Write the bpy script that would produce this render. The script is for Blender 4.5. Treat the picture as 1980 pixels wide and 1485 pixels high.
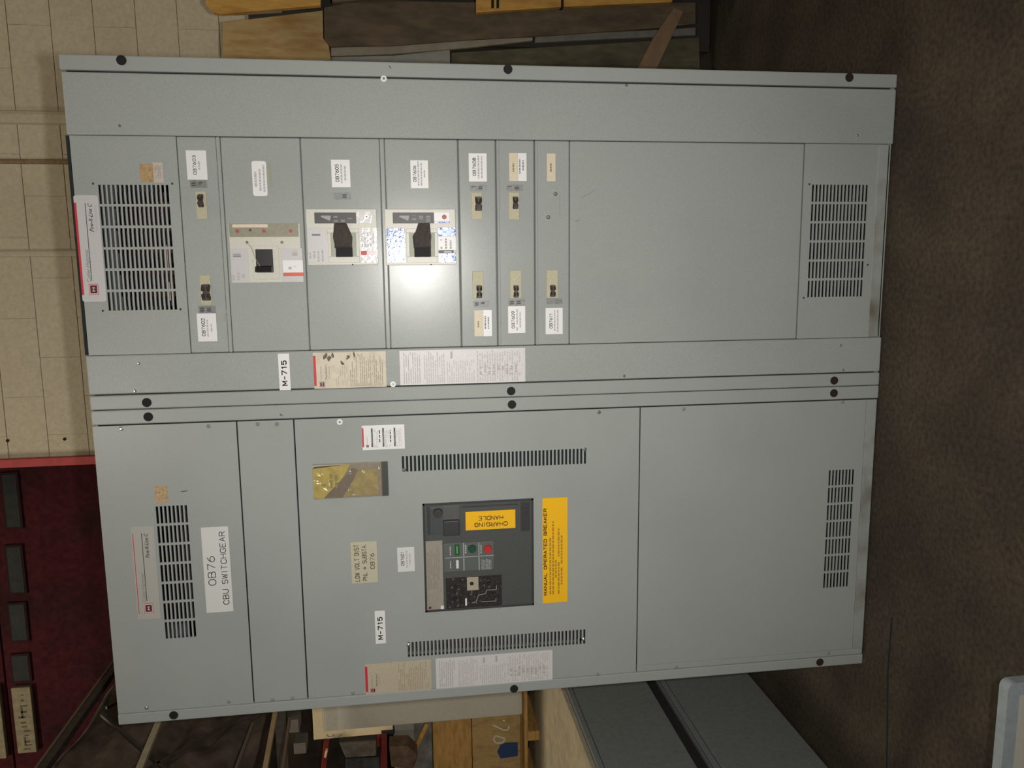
import bpy, bmesh, math, random
from mathutils import Vector, Matrix
random.seed(7)
S = bpy.context.scene
C = S.collection
for o in list(bpy.data.objects): bpy.data.objects.remove(o)

# ------------------------------------------------------------------ camera (a compact camera held on its side)
F, YAW, PITCH, ROLL = 1540.0, 0.15074, -0.13521, -0.03027
CAM = Vector((0.3793, -2.24417, 1.449))
fw = Vector((-math.sin(YAW)*math.cos(PITCH), math.cos(YAW)*math.cos(PITCH), math.sin(PITCH)))
r0 = Vector((math.cos(YAW), math.sin(YAW), 0)); u0 = r0.cross(fw)
RT = math.cos(ROLL)*r0 + math.sin(ROLL)*u0          # right of the upright room view
UP = -math.sin(ROLL)*r0 + math.cos(ROLL)*u0
cd = bpy.data.cameras.new('camera'); cam = bpy.data.objects.new('camera', cd); C.objects.link(cam)
cd.sensor_fit = 'HORIZONTAL'; cd.sensor_width = 36; cd.lens = 36*F/1980; cd.clip_start = .05
bx_, by_, bz_ = -UP, RT, -fw                         # rolled a quarter turn: picture right = down, picture up = room right
cam.matrix_world = Matrix(((bx_.x, by_.x, bz_.x, CAM.x), (bx_.y, by_.y, bz_.y, CAM.y), (bx_.z, by_.z, bz_.z, CAM.z), (0, 0, 0, 1)))
S.camera = cam

# ------------------------------------------------------------------ light and exposure
w = bpy.data.worlds.new('world'); S.world = w; w.use_nodes = True
w.node_tree.nodes['Background'].inputs[0].default_value = (1.0, .93, .82, 1)
w.node_tree.nodes['Background'].inputs[1].default_value = .085
def area(name, loc, target, size, power, col, shape='RECTANGLE', size_y=None):
    l = bpy.data.lights.new(name, 'AREA'); l.energy = power; l.color = col; l.shape = shape; l.size = size
    if size_y: l.size_y = size_y
    o = bpy.data.objects.new(name, l); C.objects.link(o); o.location = loc
    o.rotation_euler = (Vector(target)-Vector(loc)).to_track_quat('-Z', 'Y').to_euler(); return o
flash_dir = fw
fl_ = area('camera_flash', CAM + Vector((0.0, .02, -.10)), CAM + flash_dir*3 + Vector((.05, 0, .32)), .045, 23.5, (1, .97, .93), 'RECTANGLE', .03); fl_.data.spread = math.radians(128)
area('warehouse_or_fill_lamp', (-1.7, -9.2, 5.6), (0, 0, 1.2), 1.0, 85, (1, .9, .76))
area('warehouse_or_fill_lamp', (2.5, -1.0, 5.4), (1.2, 2, 2.2), 1.2, 30, (1, .86, .66))
area('warehouse_or_fill_lamp', (-2.4, .2, 5.2), (-2.2, .7, .8), 1.0, 62, (1, .88, .7))  # unseen fill lamp, added to brighten the plywood top at the left
S.view_settings.view_transform = 'Standard'; S.view_settings.look = 'None'
S.view_settings.exposure = 0.0; S.view_settings.gamma = 1; S.view_settings.use_curve_mapping = False

# ------------------------------------------------------------------ survey helper: a pixel of the photograph seen on a real plane of the room
def at(px, py, Y=None, X=None, Z=None):
    d = fw*F + RT*(742.5-py) + UP*(990-px)
    t = (Y-CAM.y)/d.y if Y is not None else ((X-CAM.x)/d.x if X is not None else (Z-CAM.z)/d.z)
    return CAM + d*t
def R(px0, py0, px1, py1, Y=0.0):                    # small upright rectangle -> (x0, x1, z0, z1) in metres
    mx, my = (px0+px1)/2, (py0+py1)/2
    return (at(mx, py1, Y).x, at(mx, py0, Y).x, at(px1, my, Y).z, at(px0, my, Y).z)
def Q(a, b, c, d, Y=0.0):                            # four picture corners (top-left, top-right, bottom-right, bottom-left)
    a, b, c, d = [at(*p, Y) for p in (a, b, c, d)]
    return ((c.x+d.x)/2, (a.x+b.x)/2, (b.z+c.z)/2, (a.z+d.z)/2)

# ------------------------------------------------------------------ materials
def srgb(c): return tuple((v/255/12.92 if v/255 <= .04045 else ((v/255+.055)/1.055)**2.4) for v in c)
MATS = {}
def mat(name, col, rough=.5, spec=.5, metal=0, noise=0, nscale=40, bump=0, bscale=60, col2=None, c2scale=4, c2lo=.45, c2hi=.7, coat=0, stretch=None, alpha=1):
    if name in MATS: return MATS[name]
    m = bpy.data.materials.new(name); m.use_nodes = True; nt = m.node_tree; N = nt.nodes; L = nt.links
    b = N['Principled BSDF']; b.inputs['Base Color'].default_value = (*col, 1); b.inputs['Roughness'].default_value = rough
    b.inputs['Metallic'].default_value = metal; b.inputs['Specular IOR Level'].default_value = spec; b.inputs['Coat Weight'].default_value = coat
    if alpha < 1: b.inputs['Alpha'].default_value = alpha
    if noise or bump or col2:
        g = N.new('ShaderNodeNewGeometry'); mp = N.new('ShaderNodeMapping'); L.new(g.outputs['Position'], mp.inputs[0])
        if stretch: mp.inputs['Scale'].default_value = stretch
        cur = None
        if col2:
            t = N.new('ShaderNodeTexNoise'); t.inputs['Scale'].default_value = c2scale; t.inputs['Detail'].default_value = 6; L.new(mp.outputs[0], t.inputs['Vector'])
            rp = N.new('ShaderNodeMapRange'); rp.inputs[1].default_value = c2lo; rp.inputs[2].default_value = c2hi; L.new(t.outputs[0], rp.inputs[0])
            mx = N.new('ShaderNodeMix'); mx.data_type = 'RGBA'; mx.inputs[6].default_value = (*col, 1); mx.inputs[7].default_value = (*col2, 1)
            L.new(rp.outputs[0], mx.inputs[0]); cur = mx.outputs[2]
        if noise:
            t = N.new('ShaderNodeTexNoise'); t.inputs['Scale'].default_value = nscale; t.inputs['Detail'].default_value = 3; L.new(mp.outputs[0], t.inputs['Vector'])
            rp = N.new('ShaderNodeMapRange'); rp.inputs[1].default_value = .25; rp.inputs[2].default_value = .75; rp.inputs[3].default_value = 1-noise; rp.inputs[4].default_value = 1+noise; L.new(t.outputs[0], rp.inputs[0])
            mx = N.new('ShaderNodeMix'); mx.data_type = 'RGBA'; mx.blend_type = 'MULTIPLY'; mx.inputs[0].default_value = 1; mx.inputs[6].default_value = (*col, 1)
            if cur: L.new(cur, mx.inputs[6])
            L.new(rp.outputs[0], mx.inputs[7]); cur = mx.outputs[2]
        if cur: L.new(cur, b.inputs['Base Color'])
        if bump:
            t = N.new('ShaderNodeTexNoise'); t.inputs['Scale'].default_value = bscale; t.inputs['Detail'].default_value = 4; L.new(mp.outputs[0], t.inputs['Vector'])
            bp = N.new('ShaderNodeBump'); bp.inputs['Strength'].default_value = bump; bp.inputs['Distance'].default_value = .002; L.new(t.outputs[0], bp.inputs['Height']); L.new(bp.outputs[0], b.inputs['Normal'])
    MATS[name] = m; return m
GC = (.30, .318, .302)
paint = mat('grey_paint', GC, .25, .19, noise=.10, nscale=420, bump=.04, bscale=30, col2=(.272, .292, .278), c2scale=2.2)
paint_low = mat('grey_paint_dirty', (.29, .31, .295), .45, .4, noise=.08, nscale=420, col2=(.14, .125, .10), c2scale=7, c2lo=.46, c2hi=.75)
dark = mat('cabinet_interior', (.012, .013, .013), .8, .1)
gap = mat('seam_and_shadow_dark', (.02, .025, .024), .8, .1)
black = mat('black_plastic', (.012, .012, .012), .28, .5)
blackm = mat('black_matt_plastic', (.03, .028, .027), .45, .4)
brownblack = mat('brown_black_phenolic', (.040, .031, .027), .5, .35, noise=.3, nscale=120)
cream = mat('cream_moulding', (.50, .49, .42), .4, .4, noise=.05, nscale=200)
cream_y = mat('aged_cream_moulding', (.40, .37, .25), .5, .3, noise=.12, nscale=150)
greenish = mat('grey_green_recess', (.33, .345, .27), .5, .3)
olive = mat('olive_cover', (.225, .215, .15), .45, .4, noise=.1, nscale=120)
white = mat('white_label', (.66, .66, .65), .4, .4)
whited = mat('white_card', (.56, .56, .54), .45, .4)
whiteglossy = mat('white_gloss_label', (.64, .63, .62), .14, .6, bump=.35, bscale=90)
offw = mat('light_grey_label', (.47, .46, .46), .35, .4, noise=.04, nscale=300)
sheet = mat('printed_sheet', (.55, .53, .525), .4, .4, noise=.05, nscale=160)
buff = mat('buff_label', (.56, .49, .36), .45, .3, noise=.05, nscale=120)
buffold = mat('stained_buff_label', (.53, .47, .37), .45, .3, noise=.07, nscale=60, col2=(.36, .30, .2), c2scale=16, c2lo=.52, c2hi=.8)
tan_lab = mat('tan_clear_sticker', (.36, .24, .12), .3, .5, noise=.3, nscale=130, bump=.4, bscale=120)
beige_lab = mat('beige_sticker', (.44, .38, .32), .4, .4, noise=.12, nscale=200)
greytape = mat('grey_embossed_tape', (.17, .175, .17), .4, .4, noise=.35, nscale=160)
inkk = mat('black_ink', (.03, .03, .03), .6, .2)
inkg = mat('grey_ink', (.22, .22, .22), .6, .2)
inkl = mat('pale_grey_ink', (.40, .39, .38), .6, .2)
inkb = mat('brown_ink', (.24, .20, .13), .6, .2)
inkw = mat('white_ink', (.55, .56, .55), .6, .2)
inkw2 = mat('dull_white_ink', (.25, .26, .25), .6, .2)
red = mat('red_print', (.50, .03, .04), .45, .3)
redd = mat('dark_red_print', (.10, .012, .015), .45, .3)
orange_red = mat('orange_red_print', (.60, .07, .03), .4, .4)
reddot = mat('red_button', (.30, .05, .04), .45, .4)
blue = mat('blue_gloss_label', (.04, .13, .42), .16, .6, bump=.35, bscale=90)
green = mat('green_indicator', (.012, .08, .022), .4, .4)
dkgreen = mat('dark_green_button', (.012, .06, .035), .35, .5)
redbtn = mat('red_push_button', (.42, .03, .03), .3, .5)
yellow = mat('yellow_label', (.78, .43, .012), .4, .3)
yell2 = mat('yellow_paper', (.50, .38, .06), .6, .2, noise=.25, nscale=45)
plasticf = mat('clear_pouch_film', (.30, .26, .2), .08, .8, bump=.9, bscale=35, alpha=.28)
olivebag = mat('brown_pouch_paper', (.13, .10, .07), .4, .4, noise=.2, nscale=60)
switchp = mat('dark_grey_breaker_face', (.062, .066, .062), .5, .3, noise=.1, nscale=200)
switchd = mat('darker_breaker_recess', (.035, .036, .036), .5, .3, noise=.15, nscale=120)
tripm = mat('trip_unit_face', (.025, .02, .019), .4, .4, noise=.5, nscale=130)
plate = mat('bronze_grey_nameplate', (.27, .245, .20), .4, .5, noise=.1, nscale=200)
zinc = mat('zinc_screw', (.55, .56, .55), .22, .6, metal=.85)
brightw = mat('bright_nylon_washer', (.75, .76, .74), .25, .6)
copper = mat('dusty_copper_bar', (.16, .07, .05), .5, .5, noise=.3, nscale=60)

# ------------------------------------------------------------------ mesh helpers
class MB:
    def __init__(s): s.v = []; s.f = []; s.m = []
    def quad(s, p, m=0):
        n = len(s.v); s.v += [tuple(q) for q in p]; s.f.append(tuple(range(n, n+len(p)))); s.m.append(m)
    def box(s, x0, x1, y0, y1, z0, z1, m=0):
        n = len(s.v)
        s.v += [(x, y, z) for x in (x0, x1) for y in (y0, y1) for z in (z0, z1)]
        for f in ((0, 1, 3, 2), (4, 6, 7, 5), (0, 4, 5, 1), (2, 3, 7, 6), (0, 2, 6, 4), (1, 5, 7, 3)):
            s.f.append(tuple(n+i for i in f)); s.m.append(m)
        return s
    def prism(s, pts, d, m=0):                       # polygon extruded by vector d
        n = len(s.v); k = len(pts); d = Vector(d)
        s.v += [tuple(p) for p in pts] + [tuple(Vector(p)+d) for p in pts]
        s.f.append(tuple(n+i for i in range(k))); s.f.append(tuple(n+k+i for i in reversed(range(k)))); s.m += [m, m]
        for i in range(k):
            j = (i+1) % k; s.f.append((n+i, n+k+i, n+k+j, n+j)); s.m.append(m)
        return s
    def cyl(s, c, r, d, axis='y', seg=20, r2=None, m=0):
        r2 = r if r2 is None else r2; n = len(s.v); c = Vector(c)
        ax = {'x': (1, 2, 0), 'y': (0, 2, 1), 'z': (0, 1, 2)}[axis]
        for h, rr in ((0, r), (d, r2)):
            for i in range(seg):
                a = 2*math.pi*i/seg; p = [0, 0, 0]; p[ax[0]] = rr*math.cos(a); p[ax[1]] = rr*math.sin(a); p[ax[2]] = h
                s.v.append(tuple(c+Vector(p)))
        s.f.append(tuple(range(n, n+seg))); s.f.append(tuple(reversed(range(n+seg, n+2*seg)))); s.m += [m, m]
        for i in range(seg):
            j = (i+1) % seg; s.f.append((n+i, n+seg+i, n+seg+j, n+j)); s.m.append(m)
        return s
    def bar(s, a, b, wdt, thk, m=0, up=(0, 1, 0)):    # rectangular bar from a to b
        a, b = Vector(a), Vector(b); d = (b-a).normalized(); u = Vector(up); sd = d.cross(u).normalized(); u = sd.cross(d).normalized()
        p = [a+sd*wdt/2+u*thk/2, a-sd*wdt/2+u*thk/2, a-sd*wdt/2-u*thk/2, a+sd*wdt/2-u*thk/2]
        return s.prism(p, b-a, m)
    def build(s, name, mats, parent=None, bevel=0, label=None, segs=2, smooth=False):
        me = bpy.data.meshes.new(name)
        off = Vector((0, 0, 0)); q = parent
        while q is not None: off += q.location; q = q.parent
        me.from_pydata([tuple(Vector(v)-off) for v in s.v], [], s.f)
        if not isinstance(mats, (list, tuple)): mats = [mats]
        for m in mats: me.materials.append(m)
        for p, i in zip(me.polygons, s.m): p.material_index = i
        bm = bmesh.new(); bm.from_mesh(me); bmesh.ops.recalc_face_normals(bm, faces=bm.faces); bm.to_mesh(me); bm.free()
        if smooth:
            for p in me.polygons: p.use_smooth = True
        o = bpy.data.objects.new(name, me); C.objects.link(o)
        if parent is not None: o.parent = parent
        if bevel:
            b = o.modifiers.new('bevel', 'BEVEL'); b.width = bevel; b.segments = segs; b.limit_method = 'ANGLE'
        if label: o['label'] = label
        return o
def thing(name, label, cat, loc=(0, 0, 0), group=None):
    o = bpy.data.objects.new(name, None); C.objects.link(o); o.location = loc; o['label'] = label; o['category'] = cat; o.empty_display_size = .05
    if group: o['group'] = group
    return o
def tag(o, label, cat, group=None):
    o['label'] = label; o['category'] = cat
    if group: o['group'] = group
    return o
def box(name, r, yf, d, m, parent, bevel=0, label=None):     # r=(x0,x1,z0,z1), front face at yf, depth d backwards
    return MB().box(r[0], r[1], yf, yf+d, r[2], r[3]).build(name, m, parent, bevel, label)
def rrect(r, rad, seg=5):
    x0, x1, z0, z1 = r; p = []
    for cx, cz, a0 in ((x1-rad, z1-rad, 0), (x0+rad, z1-rad, 90), (x0+rad, z0+rad, 180), (x1-rad, z0+rad, 270)):
        for i in range(seg+1):
            a = math.radians(a0+90*i/seg); p.append((cx+rad*math.cos(a), cz+rad*math.sin(a)))
    return p
def text(name, s, r, y, m, parent, rot=0, bold=0, shear=0, thick=.0002):
    cu = bpy.data.curves.new(name, 'FONT'); cu.body = s; cu.size = 1; cu.offset = bold; cu.shear = shear; cu.extrude = 0; cu.resolution_u = 3
    cu.space_line = .8
    t = bpy.data.objects.new(name, cu); C.objects.link(t)
    me = bpy.data.meshes.new_from_object(t.evaluated_get(bpy.context.evaluated_depsgraph_get()))
    bpy.data.objects.remove(t)
    vs = [v.co.copy() for v in me.vertices]
    if rot == 90: vs = [Vector((-v.y, v.x, 0)) for v in vs]
    xs = [v.x for v in vs]; ys = [v.y for v in vs]; sx = (r[1]-r[0])/(max(xs)-min(xs)); sz = (r[3]-r[2])/(max(ys)-min(ys))
    off = Vector((0, 0, 0)); q = parent
    while q is not None: off += q.location; q = q.parent
    for v, c in zip(me.vertices, vs):
        v.co = Vector((r[0]+(c.x-min(xs))*sx, y, r[2]+(c.y-min(ys))*sz)) - off
    me.materials.clear(); me.materials.append(m)
    o = bpy.data.objects.new(name, me); C.objects.link(o); o.parent = parent; return o
# single-stroke lettering (engraved / stencil look): polylines on a 4 x 6 grid
def _arc(cx, cy, rx, ry, a0, a1, n=8): return [(cx+rx*math.cos(math.radians(a0+(a1-a0)*i/n)), cy+ry*math.sin(math.radians(a0+(a1-a0)*i/n))) for i in range(n+1)]
_O = [_arc(2, 4, 2, 2, 0, 180)+_arc(2, 2, 2, 2, 180, 360)+[(4, 4)]]
GL = {'0': _O, 'O': _O, '1': [[(.9, 4.9), (2, 6), (2, 0)]],
 '2': [_arc(2, 4.3, 1.9, 1.7, 165, -30)+[(0, 0), (4, 0)]], '3': [_arc(1.9, 4.5, 1.8, 1.5, 150, -90)+_arc(1.9, 1.6, 2.0, 1.6, 90, -150)],
 '5': [[(3.7, 6), (.5, 6), (.3, 3.3)]+_arc(2, 2, 2, 2, 130, -150)], '6': [[(3.2, 6), (1.2, 4.6), (.1, 2.4)]+_arc(2, 1.9, 1.95, 1.9, 170, 530, 14)],
 '7': [[(0, 6), (4, 6), (1.4, 0)]], '8': [_arc(2, 4.6, 1.7, 1.4, -90, 270, 14)+_arc(2, 1.6, 2, 1.6, 90, 450, 14)],
 '9': [_arc(2, 4.1, 1.95, 1.9, -10, 350, 14)+[(2.8, 1.4), (.8, 0)]],
 'A': [[(0, 0), (2, 6), (4, 0)], [(.8, 2.2), (3.2, 2.2)]], 'B': [[(0, 0), (0, 6)]+_arc(2.2, 4.6, 1.5, 1.4, 90, -90)+[(0, 3.2)], [(2.2, 3.2)]+_arc(2.3, 1.6, 1.7, 1.6, 90, -90)+[(0, 0)]],
 'C': [_arc(2.1, 4, 2.1, 2, 20, 180)+_arc(2.1, 2, 2.1, 2, 180, 340)], 'D': [[(0, 0), (0, 6), (1.8, 6)]+_arc(1.8, 3, 2.2, 3, 90, -90, 12)+[(0, 0)]],
 'E': [[(3.8, 0), (0, 0), (0, 6), (3.8, 6)], [(0, 3.1), (3, 3.1)]], 'G': [_arc(2.1, 4, 2.1, 2, 20, 180)+_arc(2.1, 2, 2.1, 2, 180, 350)+[(4.1, 2.8), (2.3, 2.8)]],
 'H': [[(0, 0), (0, 6)], [(4, 0), (4, 6)], [(0, 3.1), (4, 3.1)]], 'I': [[(2, 0), (2, 6)]], 'K': [[(0, 0), (0, 6)], [(3.9, 6), (0, 2.6)], [(1.2, 3.7), (4, 0)]],
 'L': [[(0, 6), (0, 0), (3.8, 0)]], 'M': [[(0, 0), (0, 6), (2, 1.6), (4, 6), (4, 0)]], 'N': [[(0, 0), (0, 6), (4, 0), (4, 6)]],
 'P': [[(0, 0), (0, 6), (2.4, 6)]+_arc(2.3, 4.4, 1.7, 1.6, 90, -90)+[(0, 2.8)]], 'R': [[(0, 0), (0, 6), (2.4, 6)]+_arc(2.3, 4.5, 1.7, 1.5, 90, -90)+[(0, 3)], [(2.2, 3), (4, 0)]],
 'S': [_arc(2, 4.5, 1.9, 1.5, 25, 250)+_arc(2, 1.6, 2, 1.6, 70, -160)], 'T': [[(0, 6), (4, 6)], [(2, 6), (2, 0)]], 'U': [[(0, 6), (0, 2)]+_arc(2, 2, 2, 2, 180, 360)+[(4, 6)]],
 'V': [[(0, 6), (2, 0), (4, 6)]], 'W': [[(-.2, 6), (.9, 0), (2, 5), (3.1, 0), (4.2, 6)]], '-': [[(.6, 2.9), (3.2, 2.9)]], '.': [[(.2, 0), (.7, 0)]], ' ': []}
WID = {'I': 2.2, '1': 3, '-': 3.6, '.': 1.4, ' ': 2.6}
def stext(name, s, r, y, m, parent, rot=0, weight=.14):
    """letters fitted to r; weight = stroke width as a share of the letter height"""
    segs = []; x = 0
    for ch in s:
        wd = WID.get(ch, 4); ox = -1 if ch == 'I' else 0
        for pl_ in GL[ch]:
            for a_, b2_ in zip(pl_[:-1], pl_[1:]): segs.append((x+a_[0]+ox, a_[1], x+b2_[0]+ox, b2_[1]))
        x += wd+1.5
    W_ = x-1.5; X0, X1, Z0, Z1 = r; up_ = rot == 90
    Hh = (X1-X0) if up_ else (Z1-Z0); Ww = (Z1-Z0) if up_ else (X1-X0); wt = weight*Hh; mb = MB()
    for ax, ay, bx2, by2 in segs:
        u0_, v0_, u1_, v1_ = wt/2+ax/W_*(Ww-wt), wt/2+ay/6*(Hh-wt), wt/2+bx2/W_*(Ww-wt), wt/2+by2/6*(Hh-wt)
        P0, P1 = ((X1-v0_, Z0+u0_), (X1-v1_, Z0+u1_)) if up_ else ((X0+u0_, Z0+v0_), (X0+u1_, Z0+v1_))
        dx, dz = P1[0]-P0[0], P1[1]-P0[1]; L_ = math.hypot(dx, dz) or 1e-6; dx, dz = dx/L_*wt/2, dz/L_*wt/2
        e = .55
        mb.quad([(P0[0]-dx*e-dz, y, P0[1]-dz*e+dx), (P0[0]-dx*e+dz, y, P0[1]-dz*e-dx), (P1[0]+dx*e+dz, y, P1[1]+dz*e-dx), (P1[0]+dx*e-dz, y, P1[1]+dz*e+dx)])
    return mb.build(name, m, parent)
def strokes(name, r, y, rows, m, parent, fill=.5, lo=.006, hi=.03, dens=.85, ragged=.15, rnd=None):
    rnd = rnd or random; mb = MB(); x0, x1, z0, z1 = r; ph = (z1-z0)/rows
    for i in range(rows):
        zt = z1-i*ph; x = x0; xe = x1-(x1-x0)*rnd.random()*ragged
        while x < xe:
            wd = min(rnd.uniform(lo, hi), xe-x)
            if rnd.random() < dens: mb.quad([(x, y, zt-ph*fill), (x+wd, y, zt-ph*fill), (x+wd, y, zt), (x, y, zt)])
            x += wd+lo*.5
    return mb.build(name, m, parent)
def grid_panel(name, r, yf, d, xholes, zholes, m, parent, bevel=0, extra=None):
    """sheet with a regular grid of real slots: xholes / zholes are lists of (a, b)"""
    x0, x1, z0, z1 = r
    xs = [x0]+[v for h in xholes for v in h]+[x1]; zs = [z0]+[v for h in zholes for v in h]+[z1]
    bm = bmesh.new(); vv = {}
    def V(i, j, k):
        if (i, j, k) not in vv: vv[(i, j, k)] = bm.verts.new((xs[i], yf+d*k, zs[j]))
        return vv[(i, j, k)]
    nx, nz = len(xs)-1, len(zs)-1
    solid = lambda i, j: 0 <= i < nx and 0 <= j < nz and not (i % 2 == 1 and j % 2 == 1)
    for i in range(nx):
        for j in range(nz):
            if not solid(i, j): continue
            bm.faces.new([V(i, j, 0), V(i+1, j, 0), V(i+1, j+1, 0), V(i, j+1, 0)])
            if not solid(i-1, j): bm.faces.new([V(i, j, 0), V(i, j+1, 0), V(i, j+1, 1), V(i, j, 1)])
            if not solid(i+1, j): bm.faces.new([V(i+1, j, 0), V(i+1, j, 1), V(i+1, j+1, 1), V(i+1, j+1, 0)])
            if not solid(i, j-1): bm.faces.new([V(i, j, 0), V(i, j, 1), V(i+1, j, 1), V(i+1, j, 0)])
            if not solid(i, j+1): bm.faces.new([V(i, j+1, 0), V(i+1, j+1, 0), V(i+1, j+1, 1), V(i, j+1, 1)])
    bmesh.ops.recalc_face_normals(bm, faces=bm.faces)
    off = parent.location
    for v in bm.verts: v.co -= off
    me = bpy.data.meshes.new(name); bm.to_mesh(me); bm.free(); me.materials.append(m)
    o = bpy.data.objects.new(name, me); C.objects.link(o); o.parent = parent
    return o
def spans(a, b, n, frac):                            # n openings between a and b, each frac of the pitch
    p = (b-a)/(n-1+frac); return [(a+i*p, a+i*p+p*frac) for i in range(n)]
def dome(name, x, z, yf, r, h, m, parent, seg=14, slot=False):
    mb = MB(); mb.cyl((x, yf, z), r, -h*.55, 'y', seg, r*.82); mb.cyl((x, yf-h*.55, z), r*.82, -h*.45, 'y', seg, r*.35)
    return mb.build(name, m, parent)

# ================================================================== SETTING
conc = mat('dark_stained_concrete', (.040, .031, .022), .8, .25, noise=.4, nscale=70, bump=.5, bscale=90, col2=(.066, .053, .036), c2scale=3.2, c2lo=.40, c2hi=.70)
fl = MB().box(-9, 7, -6, 7, -.12, 0).build('floor', conc); fl['kind'] = 'structure'
ck = MB()
pts = [at(1725, 1195, Z=0), at(1717, 1300, Z=0), at(1715, 1485, Z=0)]
for a, b in zip(pts[:-1], pts[1:]): ck.bar(Vector(a)+Vector((0, 0, .0005)), Vector(b)+Vector((0, 0, .0005)), .006, .002, up=(0, 0, 1))
ck.build('control_joint', gap, fl)
YW = 2.08
blockm = mat('painted_block', (.44, .385, .28), .75, .25, noise=.10, nscale=55, bump=.35, bscale=160, col2=(.40, .345, .245), c2scale=2.0)
mortar = mat('painted_mortar', (.36, .31, .22), .85, .2, noise=.1, nscale=50)
zj = at(102.8, 100, YW).z; CH = .1955; xj = at(60, 692, YW).x; BL = .402
xd = at(90, 885, YW).x                                # right jamb of the red door
wall = MB().box(xd, 5.2, YW+.006, YW+.30, 0, 4.4).box(-6, xd, YW+.28, YW+.6, 3.6, 4.4).build('wall_back', mortar); wall['kind'] = 'structure'
z0 = zj - math.floor(zj/CH)*CH
bmesh_cache = {}
k0 = round((zj-z0)/CH)
for k in range(-1, 19):
    zb = z0+k*CH; zt = min(zb+CH, 3.9); zb_ = max(zb, 0)
    if zt-zb_ < .03: continue
    shift = 0 if (k-k0) % 2 == 0 else BL/2
    i = -1
    while True:
        xa = xj+shift+(math.floor((xd-xj)/BL)+i)*BL; xb = xa+BL; i += 1
        if xa > 2.9: break
        xa_, xb_ = max(xa, xd), min(xb, 3.1)
        if xb_-xa_ < .05: continue
        key = (round(xb_-xa_, 3), round(zt-zb_, 3))
        if key not in bmesh_cache:
            g = .0016; mb = MB().box(g*.25, key[0]-g*.25, 0, .05, g, key[1]-g); ob = mb.build('block', blockm, wall, .0009); bmesh_cache[key] = ob.data
        else:
            ob = bpy.data.objects.new('block', bmesh_cache[key]); C.objects.link(ob); ob.parent = wall
            b_ = ob.modifiers.new('bevel', 'BEVEL'); b_.width = .0009; b_.segments = 1; b_.limit_method = 'ANGLE'
        ob.location = (xa_, YW-random.random()*.0012, zb_)
for hx, hz in ((15, 852), (125, 849)):
    p = at(hx, hz, YW); MB().cyl((p.x, YW-.004, p.z), .008, .006, 'y', 10).build('anchor_hole', dark, wall)
# conduits on the wall
condm = mat('painted_conduit', (.40, .35, .245), .6, .35, noise=.1, nscale=60)
condb = mat('rusty_conduit', (.18, .12, .06), .6, .3, noise=.3, nscale=40)
for nm, pyc, r_, m_, lb in (('wall_conduit', 227, .034, condm, 'thick vertical conduit painted beige like the block wall'), ('wall_conduit', 312, .013, condb, 'thin rusty brown vertical conduit on the block wall'), ('wall_conduit', 490, .017, condm, 'medium beige vertical conduit with brown edges nearest the red door')):
    x = at(80, pyc, YW-.01).x; mb = MB(); mb.prism([(x-r_, YW, 0), (x-r_*.8, YW-r_*.42, 0), (x-r_*.35, YW-r_*.6, 0), (x+r_*.35, YW-r_*.6, 0), (x+r_*.8, YW-r_*.42, 0), (x+r_, YW, 0)], (0, 0, 4.0))
    t = thing(nm, lb, 'pipe', (x, YW, 0), 'vertical conduits on the block wall'); mb.build('pipe', m_, t, smooth=False)
    for zc in (1.2, 2.6, 3.6): MB().box(x-r_*1.5, x+r_*1.5, YW-.006, YW, zc, zc+.02).build('strap', m_, t)
# red overhead door with its bright red jamb
redm = mat('bright_red_jamb', (.34, .03, .03), .5, .4, noise=.15, nscale=30)
doorm = mat('dark_red_door', (.038, .0062, .0078), .8, .08, noise=.35, nscale=35, col2=(.018, .0055, .006), c2scale=3)
rt = at(90, 885, YW-.02).x
tr = MB().box(rt-.043, rt, YW-.03, YW+.25, 0, 4.2).build('trim_1', redm, None, .002); tr['kind'] = 'structure'
YD = YW+.22
door = MB().box(-4.6, rt-.043, YD+.03, YD+.06, 0, 4.3).build('door_1', doorm); door['kind'] = 'structure'
zs_ = [0, .62, 1.24, 1.86, 2.48, 3.10, 3.72, 4.3]
for a, b in zip(zs_[:-1], zs_[1:]): MB().box(-4.55, rt-.046, YD, YD+.03, a+.004, b-.004).build('panel', doorm, door, .004)
glassd = mat('dark_dusty_glass', (.009, .011, .009), .6, .15, noise=.5, nscale=20)
framed = mat('dark_window_rubber', (.018, .007, .008), .8, .1)
for (a, b, x0, x1) in ((912, 1022, 6, 42), (1052, 1148, 14, 50), (1163, 1240, 18, 56), (1262, 1318, 22, 62)):
    r = R(x0, a, x1, b, YD)
    pn = MB().box(r[0], r[1], YD-.012, YD, r[2], r[3]).build('pane', framed, door, .004)
    MB().box(r[0]+.012, r[1]-.012, YD-.014, YD-.010, r[2]+.012, r[3]-.012).build('glass', glassd, pn)
signm = mat('dirty_cream_board', (.15, .125, .07), .6, .3, noise=.3, nscale=30)
signi = mat('faded_brown_marking', (.06, .045, .03), .7, .2)
r = Q((28, 1326), (66, 1322), (71, 1440), (38, 1460), YD)
t = thing('notice_board', 'narrow cream notice board with faded brown lettering hung on the dark red door', 'sign', (r[0], YD, r[2]))
MB().box(r[0], r[1], YD-.03, YD-.002, r[2], r[3]).build('board', signm, t, .003)
mb = MB(); x = r[0]+.02
rn = random.Random(3)
while x < r[1]-.03:
    wd = rn.uniform(.006, .012)
    mb.box(x, x+wd, YD-.0305, YD-.03, r[2]+.02+rn.random()*.02, r[3]-.02-rn.random()*.03)
    if rn.random() < .5: mb.box(x, x+wd*3, YD-.0305, YD-.03, (r[2]+r[3])/2, (r[2]+r[3])/2+.01)
    x += wd*rn.uniform(2.4, 4)
mb.build('faded_lettering', signi, t)['kind'] = 'stuff'
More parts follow.
